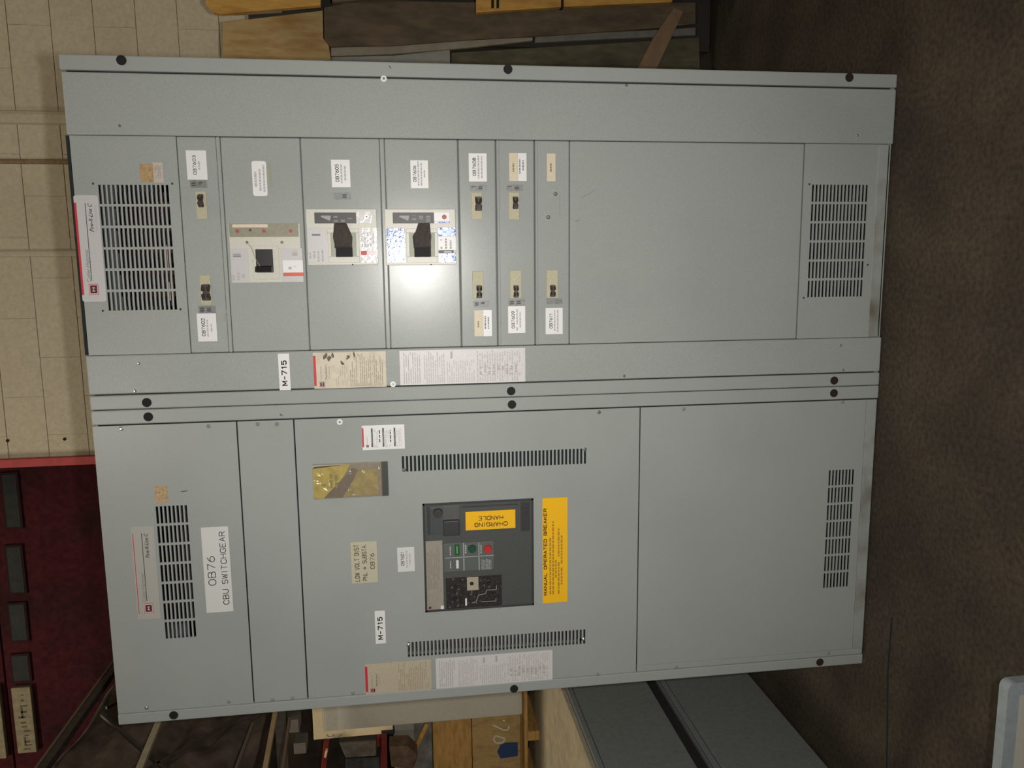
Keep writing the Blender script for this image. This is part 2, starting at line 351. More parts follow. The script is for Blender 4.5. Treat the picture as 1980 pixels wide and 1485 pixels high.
r = R(-14, 1322, 10, 1462, YD)
tag(MB().box(r[0], r[1], YD-.03, YD-.002, r[2], r[3]).build('notice_board', signm, None, .003), 'cream board cut off by the picture edge above the lettered notice board', 'sign')

# ================================================================== RIGHT CABINET
def cab_root(name, label, x): return thing(name, label, 'electrical cabinet', (x, 0, 0))
H = 2.286
RC = cab_root('switchboard_cabinet', 'tall grey steel cabinet of many small breakers, right one of the joined pair', .4572)
LC = cab_root('switchboard_cabinet', 'tall grey steel cabinet with one large dark breaker, left one of the joined pair', -.4572)
def shell(root, x0, x1):
    mb = MB(); D = .86; t = .003
    mb.box(x0, x0+t, .02, D, 0, H-.004); mb.box(x1-t, x1, .02, D, 0, H-.004); mb.box(x0, x1, .02, D, H-.008, H-.005); mb.box(x0, x1, D-t, D, 0, H-.004)
    mb.build('enclosure', paint, root)
    # inner dark frame behind the door seams (with openings behind the grilles)
    return root
shell(RC, .0005, .9144); shell(LC, -.9144, -.0005)
def backing(root, x0, x1, holes, m=None):
    """dark sheet just behind the panels, open where the grilles are"""
    zs = sorted(holes, key=lambda h: h[2]); mb = MB(); z = .004
    for h in zs:
        mb.box(x0, x1, .012, .016, z, h[2]); mb.box(x0, h[0], .012, .016, h[2], h[3]); mb.box(h[1], x1, .012, .016, h[2], h[3]); z = h[3]
    mb.box(x0, x1, .012, .016, z, H-.012)
    mb.build('mounting_frame', m or gap, root)
vA = (.264, .598, 2.04, 2.224); vJ = (.268, .606, .066, .252)
backing(RC, .150, .716, [vA, vJ], mat('grey_inner_frame', (.10, .108, .10), .5, .3))
MB().box(.003, .1498, .0125, .016, .004, H-.012).box(.7162, .911, .0125, .016, .004, H-.012).build('side_frame', gap, RC)
MB().box(.150, .7165, .004, .03, 2.2795, 2.2875).build('top_shadow_strip', gap, RC)  # shadow above the panel tops, built as a dark strip
backing(LC, -.911, -.003, [(-.665, -.265, 2.05, 2.145), (-.65, -.258, .06, .156), (-.775, -.725, .92, 1.462)])
# bus gear glimpsed through the grilles
for rt_, xs_, z_ in ((RC, (.30, .36, .42, .48, .54), 2.05), (RC, (.33, .45, .57), .08), (LC, (-.62, -.5, -.38), 2.05)):
    for x in xs_: MB().box(x, x+.018, .11, .12, z_, z_+.16).build('bus_bar', copper, rt_)
bar_m = mat('inner_grey_barrier', (.085, .08, .08), .6, .3, noise=.5, nscale=25)
MB().box(.27, .59, .18, .19, 2.02, 2.23).build('inner_barrier', bar_m, RC); MB().box(.27, .60, .10, .11, .03, .26).build('inner_barrier', bar_m, RC)
MB().box(-.66, -.27, .10, .11, 2.04, 2.15).build('inner_barrier', bar_m, LC); MB().box(-.66, -.25, .10, .11, .04, .17).build('inner_barrier', bar_m, LC)
for x_ in (-.75, -.183): MB().box(x_-.035, x_+.035, .06, .07, .9, 1.48).build('inner_barrier', bar_m, LC)
MB().box(.29, .34, .05, .06, 2.065, 2.075).build('wire_marker', mat('dusty_pink_wire', (.30, .2, .17), .6), RC); MB().box(.37, .44, .05, .06, 2.066, 2.074).build('wire_marker', MATS['dusty_pink_wire'], RC)
def post(root, x0, x1, nm='frame_post'): return MB().box(x0, x1, 0, .02, 0, H).build(nm, paint, root, .0035)
post(RC, .8765, .9144); post(RC, .0008, .040)
post(LC, -.0405, -.0008); post(LC, -.9144, -.8815)
def plug(root, x, z, r=.0125):
    mb = MB(); n = 20
    mb.cyl((x, -.0012, z), r, .0012, 'y', n); mb.build('hole_plug', mat('matt_black_plug', (.012, .012, .012), .7, .2) if z > .5 else mat('rusty_hole_plug', (.024, .015, .013), .7, .2), root)
for x, z in ((.9025, 2.136), (.9025, 1.143), (.902, .150), (.018, 2.140), (.018, 1.143), (.019, .149)): plug(RC, x, z)
for x, z in ((-.0215, 2.139), (-.0215, 1.141), (-.020, .148), (-.897, 2.134), (-.902, 1.143), (-.897, .149)): plug(LC, x, z)
# full height cover strips
CY = -.0035
MB().box(.7175, .8715, CY, .012, .003, H-.004).build('side_cover', paint, RC, .0035)
MB().box(.0435, .1485, CY, .012, .003, H-.001).build('side_cover', paint, RC, .0035)
XA, XB = .1494, .7166
PY = .003; PD = .008
def panel(root, x0, x1, z0, z1, m=paint, nm='front_panel', yf=PY, bevel=.0016): return MB().box(x0, x1, yf, yf+PD, z0, z1).build(nm, m, root, bevel)
# grille panels
grid_panel('grille_panel', (XA, XB, 2.018, 2.278), PY, .004, spans(.2675, .5935, 6, .88), spans(2.045, 2.2185, 16, .60), paint, RC)
for z0_, z1_ in ((1.9185, 2.0165), (1.7035, 1.9070), (1.4945, 1.7015), (1.2840, 1.4810), (1.1805, 1.2812), (1.0725, 1.1780), (.9725, 1.0697), (.2765, .9705)): panel(RC, XA, XB, z0_, z1_, bevel=.0028)
for z0_, z1_ in ((1.9078, 1.9178), (1.4818, 1.4938), (1.1695, 1.1772), (1.0620, 1.0690)):
    panel(RC, XA, XB, z0_, z1_, nm='panel_lip', yf=PY-.0016, bevel=.0022)
grid_panel('grille_panel', (XA, XB, .013, .2745), PY, .004, spans(.273, .601, 6, .88), spans(.0715, .247, 16, .58), paint, RC)
panel(RC, XA, XB, .013, .045, paint_low, 'sill_strip', PY-.0015, .001)
MB().box(.004, .911, .012, .02, 0, .013).build('base_channel', paint_low, RC)
# left cabinet panels
LA, LB = -.879, -.0435
grid_panel('grille_panel', (LA, LB, 1.911, 2.284), 0, .004, spans(-.663, -.274, 7, .88), spans(2.056, 2.139, 8, .6), paint, LC)
MB().box(LA, LB, 0, .01, 1.7575, 1.9075).build('front_panel', paint, LC, .0012)
grid_panel('breaker_door', (LA, LB, .760, 1.7535), 0, .004, [(-.7735, -.7265), (-.2065, -.1605)], spans(.9215, 1.4605, 48, .56), paint, LC)
grid_panel('grille_panel', (LA+.02, LB, .040, .7565), 0, .004, spans(-.6465, -.2625, 7, .88), spans(.0665, .1505, 8, .6), paint, LC)
panel(LC, LA+.02, LB, .005, .0385, paint_low, 'sill_strip', -.001, .001)
MB().box(LA, LA+.019, 0, .01, .005, .7565).build('edge_strip', paint, LC, .001)
# ------------------------------------------------------------------ screws
def screw(root, px, py, r=.0055, m=zinc, yf=CY, nm='screw', h=.0035):
    p = at(px, py, yf); return dome(nm, p.x, p.z, yf, r, h, m, root)
for px, py in ((231, 243), (1211, 165), (1657, 262), (268, 703), (1207, 727), (1625, 668), (1630, 715), (261, 756)): screw(RC, px, py, .0045)
def washer(root, px, py, yf):
    p = at(px, py, yf); w_ = MB().cyl((p.x, yf, p.z), .0085, -.002, 'y', 20, .0075).build('washer', brightw, root)
    MB().cyl((p.x, yf-.002, p.z), .0042, -.0025, 'y', 12, .003).build('screw', zinc, w_)
washer(RC, 742, 152, CY); washer(RC, 760, 743, CY); washer(LC, 657, 816, 0)
for px, py in ((234, 829), (1158, 797), (283, 1368), (1131, 869), (781, 909), (1128, 1236), (790, 1247)): screw(LC, px, py, .0062, zinc, 0)
dull = mat('painted_screw', (.20, .21, .20), .45, .4)
for px, py in ((403, 824), (498, 820), (535, 820), (442, 1357), (527, 1353), (565, 1350), (682, 1340), (1155, 1304), (1307, 1290), (1601, 1263), (1629, 777), (1322, 791)): screw(LC, px, py, .0055, dull, 0)
for px, py in ((180, 355), (333, 355), (199, 601), (349, 598), (1565, 356), (1554, 576), (1678, 512), (1700, 467)): screw(RC, px, py, .003 if px < 1690 else .0055, blackm, PY, h=.0012)
for px, py in ((1074, 375), (1060, 420)): screw(RC, px, py, .0062, zinc, PY-.001, 'dome_screw', .005)

# ------------------------------------------------------------------ labels
def plate_at(name, r, y, m, root, t=.0008, rad=0, label=None, bevel=0):
    if rad: o = MB().prism([(x, y, z) for x, z in rrect(r, rad)], (0, t, 0)).build(name, m, root, 0, label)
    else: o = MB().box(r[0], r[1], y, y+t, r[2], r[3]).build(name, m, root, bevel, label)
    return o
EP = .0003
def tag_label(root, bb, yf, code, coder, small, m=white, ink=inkg, lbl=None, rad=0):
    """stuck-on card: code text in picture box coder, small illegible print in boxes small=[(box, rows)]"""
    y = yf-.0009; o = plate_at('label', R(*bb, yf), y, m, root, rad=rad, label=lbl)
    if code: stext('code', code, R(*coder, y), y-EP, ink, o, weight=.16)
    for b in small: strokes('fine_print', R(*b[:4], y), y-EP, b[4] if len(b) > 4 else 1, b[5] if len(b) > 5 else inkl, o, fill=.8, lo=.003, hi=.010, dens=.95, ragged=0)
    return o
tag_label(RC, (361, 291, 400, 347.5), PY, '0B7603', (372.5, 300, 379.5, 338), [(383, 312, 387.5, 328)], lbl='white card reading 0B7603')
tag_label(RC, (382, 606, 419, 660), PY, '0B7602', (389.5, 615, 397, 650), [(400, 617, 403.5, 651), (407.5, 625, 411, 641)], lbl='white card reading 0B7602')
tag_label(RC, (488, 311.5, 516, 379), PY, '', None, [(492, 332, 497.5, 361, 1, inkl), (501, 327, 505.5, 369, 1, inkl), (508.5, 319, 513, 371, 1, inkl)], rad=.006, lbl='white rounded tag')
tag_label(RC, (641, 309, 677, 362), PY, '0B7605', (648, 317, 655.5, 352), [(658.5, 317, 662.5, 354), (665.5, 321, 669.5, 349)], lbl='white card reading 0B7605')
tag_label(RC, (794, 310, 828, 364), PY, '0B7606', (798.5, 320, 805, 352), [(807.5, 312, 811, 359), (813.3, 315, 816.8, 359), (819.5, 329, 822.5, 343)], lbl='white card reading 0B7606')
tag_label(RC, (906.5, 296.5, 941, 351), PY, '0B7608', (913.5, 305, 920.5, 340), [(923.5, 301, 927.5, 345), (930, 302, 933.5, 345)], lbl='white card reading 0B7608')
tag_label(RC, (984.5, 296, 1001, 350), PY, '', None, [(991, 315, 995, 332, 1, inkb)], m=buff, lbl='yellowed half of a card')
tag_label(RC, (1001.4, 296, 1018, 350), PY, '', None, [(1003.5, 307, 1007, 336, 1, inkg), (1010, 309, 1013.5, 336, 1, inkg)], lbl='white half of a card')
tag_label(RC, (1057.5, 297, 1074, 350.5), PY, '', None, [(1063.5, 316, 1067.5, 332, 1, inkb)], m=buff, lbl='yellowed card')
tag_label(RC, (917.3, 600, 934, 650), PY, '', None, [(923.5, 620, 927, 633, 1, inkb)], m=buff, lbl='yellowed half of a card')
tag_label(RC, (934.5, 599.5, 951, 650), PY, '', None, [(937, 611, 940.5, 636, 1, inkg), (943, 613, 946.5, 636, 1, inkg)], lbl='white half of a card')
tag_label(RC, (982.5, 592, 1015.5, 644), PY, '0B7609', (989, 601, 995.5, 635), [(998.5, 597, 1002, 639), (1004.5, 602, 1008, 633)], lbl='white card reading 0B7609')
tag_label(RC, (1055, 595.5, 1088, 646), PY, '0B7611', (1062, 606, 1068.5, 635), [(1071, 600, 1074.5, 640), (1077, 599, 1080.5, 642)], lbl='white card reading 0B7611')
for bb in ((367, 348.5, 400, 363), (384, 591.5, 417, 605.5), (909, 357, 941, 369), (915, 581, 945, 594), (979, 357, 1011, 369), (983, 578.5, 1015, 591), (1057, 577, 1087, 588), (646, 372.5, 678, 386)):
    o = plate_at('embossed_tape', R(*bb, PY), PY-.0008, greytape, RC)
    strokes('embossing', R(bb[0]+3, bb[1]+3, bb[2]-3, bb[3]-3, PY), PY-.0011, 2, switchp, o, .6, .003, .006, .7, 0)
o = plate_at('sticker', R(271, 317, 296, 352, PY), PY-.0008, tan_lab, RC, label='brown aged sticker above the grille')
o = plate_at('sticker', R(296.5, 314.5, 316, 353, PY), PY-.0009, beige_lab, RC, label='beige sticker with grey print')
strokes('fine_print', R(300, 320, 312, 345, PY), PY-.0012, 4, inkg, o, .35, .003, .008, .8, .1)
o = plate_at('sticker', R(299.5, 940, 324, 972, 0), -.0008, tan_lab, LC, label='brown aged sticker above the grille')
# maker's plates: one on each cabinet
def emblem(root, r, y):                                # red square with dark centre and a pale H-shaped mark
    e = MB().box(r[0], r[1], y-EP, y, r[2], r[3]).build('emblem', red, root)
    w_, h_ = r[1]-r[0], r[3]-r[2]
    MB().box(r[0]+w_*.05, r[1]-w_*.05, y-EP*1.5, y-EP, r[2]+h_*.05, r[3]-h_*.05).build('emblem_field', offw, e)
    MB().box(r[0]+w_*.14, r[1]-w_*.14, y-EP*2, y-EP*1.5, r[2]+h_*.14, r[3]-h_*.14).build('emblem_centre', redd, e)
    cx, cz = (r[0]+r[1])/2, (r[2]+r[3])/2; mb = MB(); y2 = y-EP*2.6
    for s in (-1, 1): mb.box(cx+s*w_*.14-w_*.045, cx+s*w_*.14+w_*.045, y2, y2+EP*.5, cz-h_*.13, cz+h_*.13)
    mb.box(cx-w_*.14, cx+w_*.14, y2, y2+EP*.5, cz-h_*.035, cz+h_*.035); mb.build('emblem_mark', inkw, e)
def maker_plate(root, cx, cy, wy, hx, m, yf, rad, redw, red_off, lbl):
    r = R(cx-hx/2, cy-wy/2, cx+hx/2, cy+wy/2, yf); y = yf-.0012
    o = plate_at('maker_plate', r, y, m, root, .001, rad, lbl)
    w_, h_ = r[1]-r[0], r[3]-r[2]
    b = lambda u0, u1, v0, v1: (r[0]+w_*u0, r[0]+w_*u1, r[3]-h_*v1, r[3]-h_*v0)
    rr = b(.065, .93, red_off, red_off+redw)
    MB().box(rr[0], rr[1], y-EP, y, rr[2], rr[3]).build('red_rule', red, o)
    rr = b(.20, .925, .44, .465); MB().box(rr[0], rr[1], y-EP, y, rr[2], rr[3]).build('dark_rule', inkk, o)
    text('name_lettering', 'Cutler-Hammer', b(.19, .50, .255, .42), y-EP, inkg, o, bold=.01)
    text('line_lettering', 'Pow-R-Line C', b(.66, .925, .55, .72), y-EP, inkk, o, bold=.008, shear=.35)
    text('line_lettering', 'Switchboards', b(.67, .905, .76, .90), y-EP, inkl, o)
    emblem(o, b(.065, .17, .31, .70), y)
    return o
maker_plate(RC, 174.5, 480.5, 206, 47, offw, PY, .006, .09, .0, 'white maker plate with red rule and emblem')
maker_plate(LC, 282, 1107, 180, 45, mat('clear_grey_sticker', (.355, .345, .315), .4, .4), 0, .003, .03, .06, 'greyish clear maker plate with red rule and emblem')
# M-715 labels
for root, bb, yf, tb in ((RC, Q((538, 684), (560, 683), (562, 753), (541, 755)), CY, None), (LC, Q((723.5, 1182), (744, 1180), (746.5, 1243), (727.5, 1245)), 0, None)):
    o = plate_at('asset_label', bb, yf-.0009, white, root, label='white label reading M-715')
    w_, h_ = bb[1]-bb[0], bb[3]-bb[2]
    stext('lettering', 'M-715', (bb[0]+w_*.12, bb[1]-w_*.18, bb[2]+h_*.24, bb[3]-h_*.24), yf-.0012, inkk, o, weight=.19)
# caution sheets
def caution(root, r, yf, m, stained):
    y = yf-.0009; o = plate_at('instruction_label', r, y, m, root, label='buff instruction label with red edge and emblem')
    w_, h_ = r[1]-r[0], r[3]-r[2]; b = lambda u0, u1, v0, v1: (r[0]+w_*u0, r[0]+w_*u1, r[3]-h_*v1, r[3]-h_*v0)
    rr = b(.08, .92, 0, .035); MB().box(rr[0], rr[1], y-EP, y, rr[2], rr[3]).build('red_rule', red, o)
    emblem(o, b(.04, .20, .07, .15), y)
    text('name_lettering', 'Cutler-Hammer', b(.24, .64, .085, .11), y-EP, inkg, o)
    text('line_lettering', 'Pow-R-Line C', b(.25, .68, .155, .18), y-EP, inkk, o, bold=.008, shear=.3)
    text('line_lettering', 'Switchboards', b(.28, .62, .20, .22), y-EP, inkg, o)
    strokes('fine_print', b(.08, .9, .27, .48), y-EP, 7, mat('faint_buff_ink', (.40, .35, .26), .6), o, .35, .006, .03, .6, .4)
    strokes('fine_print', b(.04, .96, .50, .97), y-EP, 17, mat('buff_ink', (.30, .25, .18), .6), o, .38, .006, .04, .88, .25)
    if stained:
        mb = MB(); rn2 = random.Random(5)
        for (u, v, a, L_, T) in ((.90, .17, -25, .13, .028), (.84, .22, -20, .10, .03), (.93, .27, 10, .10, .02), (.70, .40, 35, .10, .02), (.83, .475, -60, .07, .018), (.88, .48, 60, .06, .016), (.93, .565, 5, .10, .014)):
            c = Vector((r[0]+w_*u, y-EP, r[3]-h_*v)); n = 9; pts = []
            for i in range(n):
                an = 2*math.pi*i/n; q = Vector((math.sin(an)*T*h_*.9*rn2.uniform(.6, 1.3), 0, math.cos(an)*L_*h_*.42*rn2.uniform(.7, 1.1))); ca = math.radians(90+a)
                pts.append(c+Vector((q.x*math.cos(ca)-q.z*math.sin(ca), 0, q.x*math.sin(ca)+q.z*math.cos(ca))))
            mb.prism(pts, (0, EP*.5, 0))
        mb.build('torn_stain', mat('torn_dirt', (.10, .085, .055), .7, noise=.4, nscale=90), o)
caution(RC, Q((604, 684), (745, 677), (748, 747), (609, 752.5), CY), CY, buffold, True)
caution(LC, Q((705, 1284), (832, 1275), (836, 1333), (708, 1342)), 0, mat('dull_buff_label', (.42, .37, .27), .45, noise=.06, nscale=120), False)
def spec(root, r, yf):
    y = yf-.0009; o = plate_at('data_sheet', r, y, sheet, root, label='white printed data sheet with dense tables')
    w_, h_ = r[1]-r[0], r[3]-r[2]; b = lambda u0, u1, v0, v1: (r[0]+w_*u0, r[0]+w_*u1, r[3]-h_*v1, r[3]-h_*v0)
    il = mat('sheet_ink', (.44, .41, .41), .6); il2 = mat('sheet_ink_dark', (.36, .34, .34), .6)
    strokes('fine_print', b(.04, .96, .03, .17), y-EP, 8, il2, o, .35, .006, .05, .92, .1)
    strokes('fine_print', b(.03, .97, .19, .36), y-EP, 10, il, o, .5, .004, .02, .9, .2)
    strokes('fine_print', b(.04, .70, .37, .60), y-EP, 13, il, o, .4, .004, .02, .85, .1)
    strokes('fine_print', b(.74, .96, .40, .56), y-EP, 3, il2, o, .3, .01, .03, .8, .1)
    strokes('fine_print', b(.04, .96, .61, .97), y-EP, 18, il, o, .5, .004, .014, .8, .1)
    strokes('table_rows', b(.24, .54, .63, .95), y-EP*1.3, 9, il2, o, .55, .003, .006, .75, .1)
    return o
spec(RC, Q((772, 680), (1014.5, 671), (1016.5, 736), (774.5, 747), CY), CY)
spec(LC, Q((842, 1274), (1067, 1256), (1069.5, 1313), (844, 1332)), 0)
# white information label with three black bars
r = Q((699, 824), (781, 819.5), (783.5, 866.5), (702, 871)); o = plate_at('notice_label', r, -.0009, white, LC, label='white notice with three black bars and a red edge')
w_, h_ = r[1]-r[0], r[3]-r[2]; b = lambda u0, u1, v0, v1: (r[0]+w_*u0, r[0]+w_*u1, r[3]-h_*v1, r[3]-h_*v0)
rr = b(.12, .9, 0, .035); MB().box(rr[0], rr[1], -.0012, -.0009, rr[2], rr[3]).build('red_rule', red, o)
emblem(o, b(.10, .22, .085, .15), -.0009); text('name_lettering', 'Cutler-Hammer', b(.25, .55, .10, .12), -.0012, inkk, o)
for v in (.21, .475, .745):
    rr = b(.11, .88, v, v+.04); bar_ = MB().box(rr[0], rr[1], -.0012, -.0009, rr[2], rr[3]).build('black_bar', mat('soft_black_ink', (.07, .07, .065), .6), o)
    strokes('bar_lettering', (rr[0]+w_*.16, rr[1]-w_*.16, rr[2]+h_*.01, rr[3]-h_*.01), -.0013, 1, inkw2, bar_, .9, .003, .007, .9, 0)
for v in (.27, .54, .80): strokes('fine_print', b(.08, .88, v, v+.13), -.0012, 6, inkl, o, .4, .004, .015, .8, .2)
for v in (.40, .655): strokes('fine_print', b(.30, .80, v, v+.025), -.0012, 1, inkk, o, .9, .006, .012, .8, 0)
# 0B76 CBU SWITCHGEAR
r = Q((388, 1020), (440.5, 1017.5), (452, 1181.5), (400, 1185)); o = plate_at('name_label', r, -.0009, whited, LC, label='large white label reading 0B76 CBU SWITCHGEAR')
w_, h_ = r[1]-r[0], r[3]-r[2]; b = lambda u0, u1, v0, v1: (r[0]+w_*u0, r[0]+w_*u1, r[3]-h_*v1, r[3]-h_*v0)
stext('lettering', '0B76', b(.32, .665, .14, .44), -.0012, mat('dark_grey_ink', (.06, .06, .06), .6), o, weight=.10)
stext('lettering', 'CBU SWITCHGEAR', b(.085, .945, .64, .875), -.0012, MATS['dark_grey_ink'], o, weight=.12)
# LOW VOLT DIST
r = Q((677.5, 1048.5), (728, 1046), (731, 1125), (681, 1128.5)); o = plate_at('name_label', r, -.0009, mat('pale_buff_label', (.44, .405, .30), .45), LC, label='buff label reading LOW VOLT DIST PNL SUBSTA 0B76')
w_, h_ = r[1]-r[0], r[3]-r[2]; b = lambda u0, u1, v0, v1: (r[0]+w_*u0, r[0]+w_*u1, r[3]-h_*v1, r[3]-h_*v0)
ib = mat('olive_ink', (.15, .135, .085), .6)
stext('lettering', 'LOW VOLT DIST', b(.04, .94, .12, .31), -.0012, ib, o)
stext('lettering', 'PNL', b(.05, .26, .42, .60), -.0012, ib, o); stext('lettering', 'SUBSTA.', b(.47, .95, .42, .60), -.0012, ib, o)
c = b(.36, .36, .51, .51); MB().cyl((c[0], -.0012, c[2]), .0042, .0003, 'y', 12).build('dot', ib, o)
stext('lettering', '0B76', b(.325, .71, .72, .90), -.0012, ib, o)
tag_label(LC, (768.5, 1058, 801.5, 1105), 0, '0B7601', (775, 1067, 781.5, 1094), [(785, 1064, 788.5, 1098), (791, 1069, 794.5, 1092)], m=whited, lbl='white card reading 0B7601')
# MANUAL OPERATED BREAKER
r = Q((1048, 963.5), (1096, 961.5), (1098, 1163), (1050.5, 1166)); o = plate_at('warning_label', r, -.0009, yellow, LC, label='yellow label reading MANUAL OPERATED BREAKER')
w_, h_ = r[1]-r[0], r[3]-r[2]; b = lambda u0, u1, v0, v1: (r[0]+w_*u0, r[0]+w_*u1, r[3]-h_*v1, r[3]-h_*v0)
iy = mat('warning_ink', (.09, .045, .008), .6); iy2 = mat('warning_ink_faint', (.36, .20, .012), .6)
stext('lettering', 'MANUAL OPERATED BREAKER', b(.075, .905, .035, .175), -.0012, iy, o, weight=.21)
for v, u0, u1 in ((.27, .08, .63), (.385, .08, .78), (.495, .24, .41), (.61, .08, .71), (.73, .17, .68)): strokes('fine_print', b(u0, u1, v, v+.075), -.0012, 1, iy2, o, .9, .005, .014, .95, 0)

# ------------------------------------------------------------------ document pouch on the breaker door
r = Q((604, 897), (750.5, 892), (751, 958), (607, 964)); w_, h_ = r[1]-r[0], r[3]-r[2]
P = lambda u, v, y=-.004: (r[0]+w_*u, y, r[3]-h_*v)
pch = MB().box(r[0], r[1], -.003, 0, r[2], r[3]).build('document_pouch', mat('grey_brown_pouch', (.25, .21, .15), .4, noise=.15, nscale=60), LC, .001, 'clear pouch holding a yellow folded paper')
MB().prism([P(.93, .02), P(.97, .50), P(.35, .33), P(.0, .13), P(.02, .0), P(.88, .0)], (0, .001, 0)).build('yellow_paper', yell2, pch)
MB().prism([P(.97, .0), P(.97, .45), P(.90, .15), P(.88, 0)], (0, .0008, 0)).build('white_paper', whited, pch)
MB().prism([P(.60, .48, -.0038), P(.76, .58, -.0038), P(.80, .86, -.0038), P(.05, .86, -.0038), P(.03, .40, -.0038), P(.35, .42, -.0038)], (0, .0008, 0)).build('yellow_paper', mat('dull_yellow_paper', (.33, .25, .06), .6, noise=.3, nscale=45), pch)
MB().prism([P(.01, .13, -.0048), P(.85, .525, -.0048), P(.80, .60, -.0048), P(.45, .52, -.0048), P(.0, .38, -.0048)], (0, .0008, 0)).build('fold', olivebag, pch)
mb = MB(); mb.box(r[0], r[1], -.0055, -.0045, r[2], r[2]+h_*.09); mb.build('dark_flap', mat('dark_flap', (.05, .05, .045), .35), pch)
strokes('fine_print', (P(.3, 0)[0], P(.8, 0)[0], P(0, .36)[2], P(0, .22)[2]), -.0052, 2, mat('olive_print', (.24, .20, .04), .6), pch, .5, .008, .03, .7, .2)
MB().box(P(.36, 0)[0], P(.42, 0)[0], -.0052, -.005, P(0, .17)[2], P(0, .115)[2]).build('stamp', mat('olive_print', (.2, .2, .1)), pch)
# crinkled film
nx, nz = 9, 16; mb = MB(); rn = random.Random(9)
g = [[(r[0]+w_*(i/nx), -.0065-rn.random()*.003, r[2]+h_*(.08+.92*j/nz)) for j in range(nz+1)] for i in range(nx+1)]
for i in range(nx):
    for j in range(nz): mb.quad([g[i][j], g[i+1][j], g[i+1][j+1], g[i][j+1]])
mb.build('clear_film', plasticf, pch)

# ------------------------------------------------------------------ small breakers with toggle handles
def small_breaker(root, bz, hd, up):
    rb = R(*bz, PY); rh = R(*hd, PY)
    br = MB().box(rb[0], rb[1], PY-.0025, PY+.002, rb[2], rb[3]).build('small_breaker', cream_y, root, .001, 'small aged cream breaker with dark toggle')
    cx0, cx1, z0, z1 = rh; wx = cx1-cx0; hz = z1-z0; mb = MB(); y0 = PY-.0025
    # barrel of the handle
    mb.prism([(cx0, y0, z0+hz*.15), (cx1, y0, z0+hz*.15), (cx1, y0, z1-hz*.15), (cx0, y0, z1-hz*.15)], (0, -.008, 0))
    if up: mb.prism([(cx1, y0-.001, z0+hz*.05), (cx1+wx*.0, y0-.001, z1-hz*.05), (cx1-wx*.55, y0-.012, z1-hz*.12), (cx1-wx*.55, y0-.012, z0+hz*.12)], (-wx*.35, -.001, 0))
    for s, (ua, ub) in ((1, (0, .38)), (-1, (.62, 1))):
        za, zb = z1-hz*ub, z1-hz*ua
        mb.prism([(cx0+wx*.02, y0-.004, za), (cx0+wx*.30, y0-.013, za), (cx0+wx*.30, y0-.013, zb), (cx0+wx*.02, y0-.004, zb)], (wx*.12, .004, 0))
        mb.prism([(cx1-wx*.02, y0-.004, za), (cx1-wx*.30, y0-.013, za), (cx1-wx*.30, y0-.013, zb), (cx1-wx*.02, y0-.004, zb)], (-wx*.12, .004, 0))
    mb.build('toggle_handle', brownblack, br)
small_breaker(RC, (379.5, 370, 400, 424), (384, 376, 394.5, 401), True)
small_breaker(RC, (387.5, 532, 408.5, 590), (391.5, 549.5, 408, 581), False)
small_breaker(RC, (911.5, 372, 932, 425), (918.5, 380.5, 931, 408), True)
small_breaker(RC, (913.5, 524, 935, 577), (921, 551.5, 931.5, 576), False)
small_breaker(RC, (984, 372, 1004, 425), (991, 380.5, 1001, 404.5), True)
small_breaker(RC, (986, 523, 1008, 576), (992.5, 551.5, 1002, 575), False)
small_breaker(RC, (1057, 522, 1078.5, 576), (1063, 551, 1073, 574), False)

# ------------------------------------------------------------------ the electronic-trip breaker with olive strip
yb = PY-.004
r = Q((443, 432), (580, 432), (585, 546), (447, 547), PY)
b1 = MB().box(r[0], r[1], yb, PY+.002, r[2], r[3]).build('moulded_case_breaker', cream, RC, .0015, 'cream breaker with olive strip on its side and black handle')
def el(name, bb, d, m, par, base=yb, bevel=.0006, lbl=None): rr = R(*bb, base); return MB().box(rr[0], rr[1], base-d, base, rr[2], rr[3]).build(name, m, par, bevel, lbl)
def disc(name, px, py, rad, d, m, par, base=yb): p = at(px, py, base); return MB().cyl((p.x, base, p.z), rad, -d, 'y', 16, rad*.9).build(name, m, par)
o = el('side_strip', (443.5, 432.5, 577, 458), .002, olive, b1, lbl='olive strip with red dots')
el('strip_label', (449, 433.5, 518, 440), .0025, mat('pinkish_cream_label', (.60, .50, .40), .4, noise=.1, nscale=200), b1)
for x_, y_ in ((459, 447), (510.5, 446.5), (562, 446.5)): disc('red_dot', x_, y_, .0052, .0032, reddot, b1)
disc('grey_dot', 484, 445, .004, .003, switchp, b1)
for x_, y_ in ((477.5, 468.5), (545, 468.5)): disc('mounting_screw', x_, y_, .004, .0015, mat('dull_steel', (.12, .12, .11), .4, metal=.4), b1)
el('rating_label', (447.5, 481, 480.5, 545), .0006, offw, b1)
rr = R(450.5, 491, 467.5, 497, yb); strokes('fine_print', rr, yb-.0009, 1, inkg, b1, .9, .004, .007, .95, 0)
strokes('fine_print', R(449, 521, 478, 542, yb), yb-.0009, 3, inkl, b1, .5, .004, .012, .7, .3)
el('rating_label', (544, 480, 585.5, 545.5), .0006, offw, b1)
strokes('fine_print', R(548, 484, 582, 495, yb), yb-.0009, 2, inkl, b1, .6, .008, .012, .7, 0)
el('white_patch', (547, 503, 586, 527), .0009, white, b1); el('red_band', (548, 527.2, 587, 534), .001, orange_red, b1)
strokes('fine_print', R(558, 514, 577, 521, yb), yb-.0012, 2, inkl, b1, .6, .004, .01, .8, .1)
p = at(490.5, 505, yb)
MB().cyl((p.x, yb, p.z), .004, -.001, 'y', 12).build('red_mark', mat('pink_mark', (.5, .2, .16), .5), b1)
hb = el('handle_bezel', (489, 475, 540, 540), .002, cream, b1, bevel=.001)
rr = R(495.5, 482, 528.5, 527, yb)
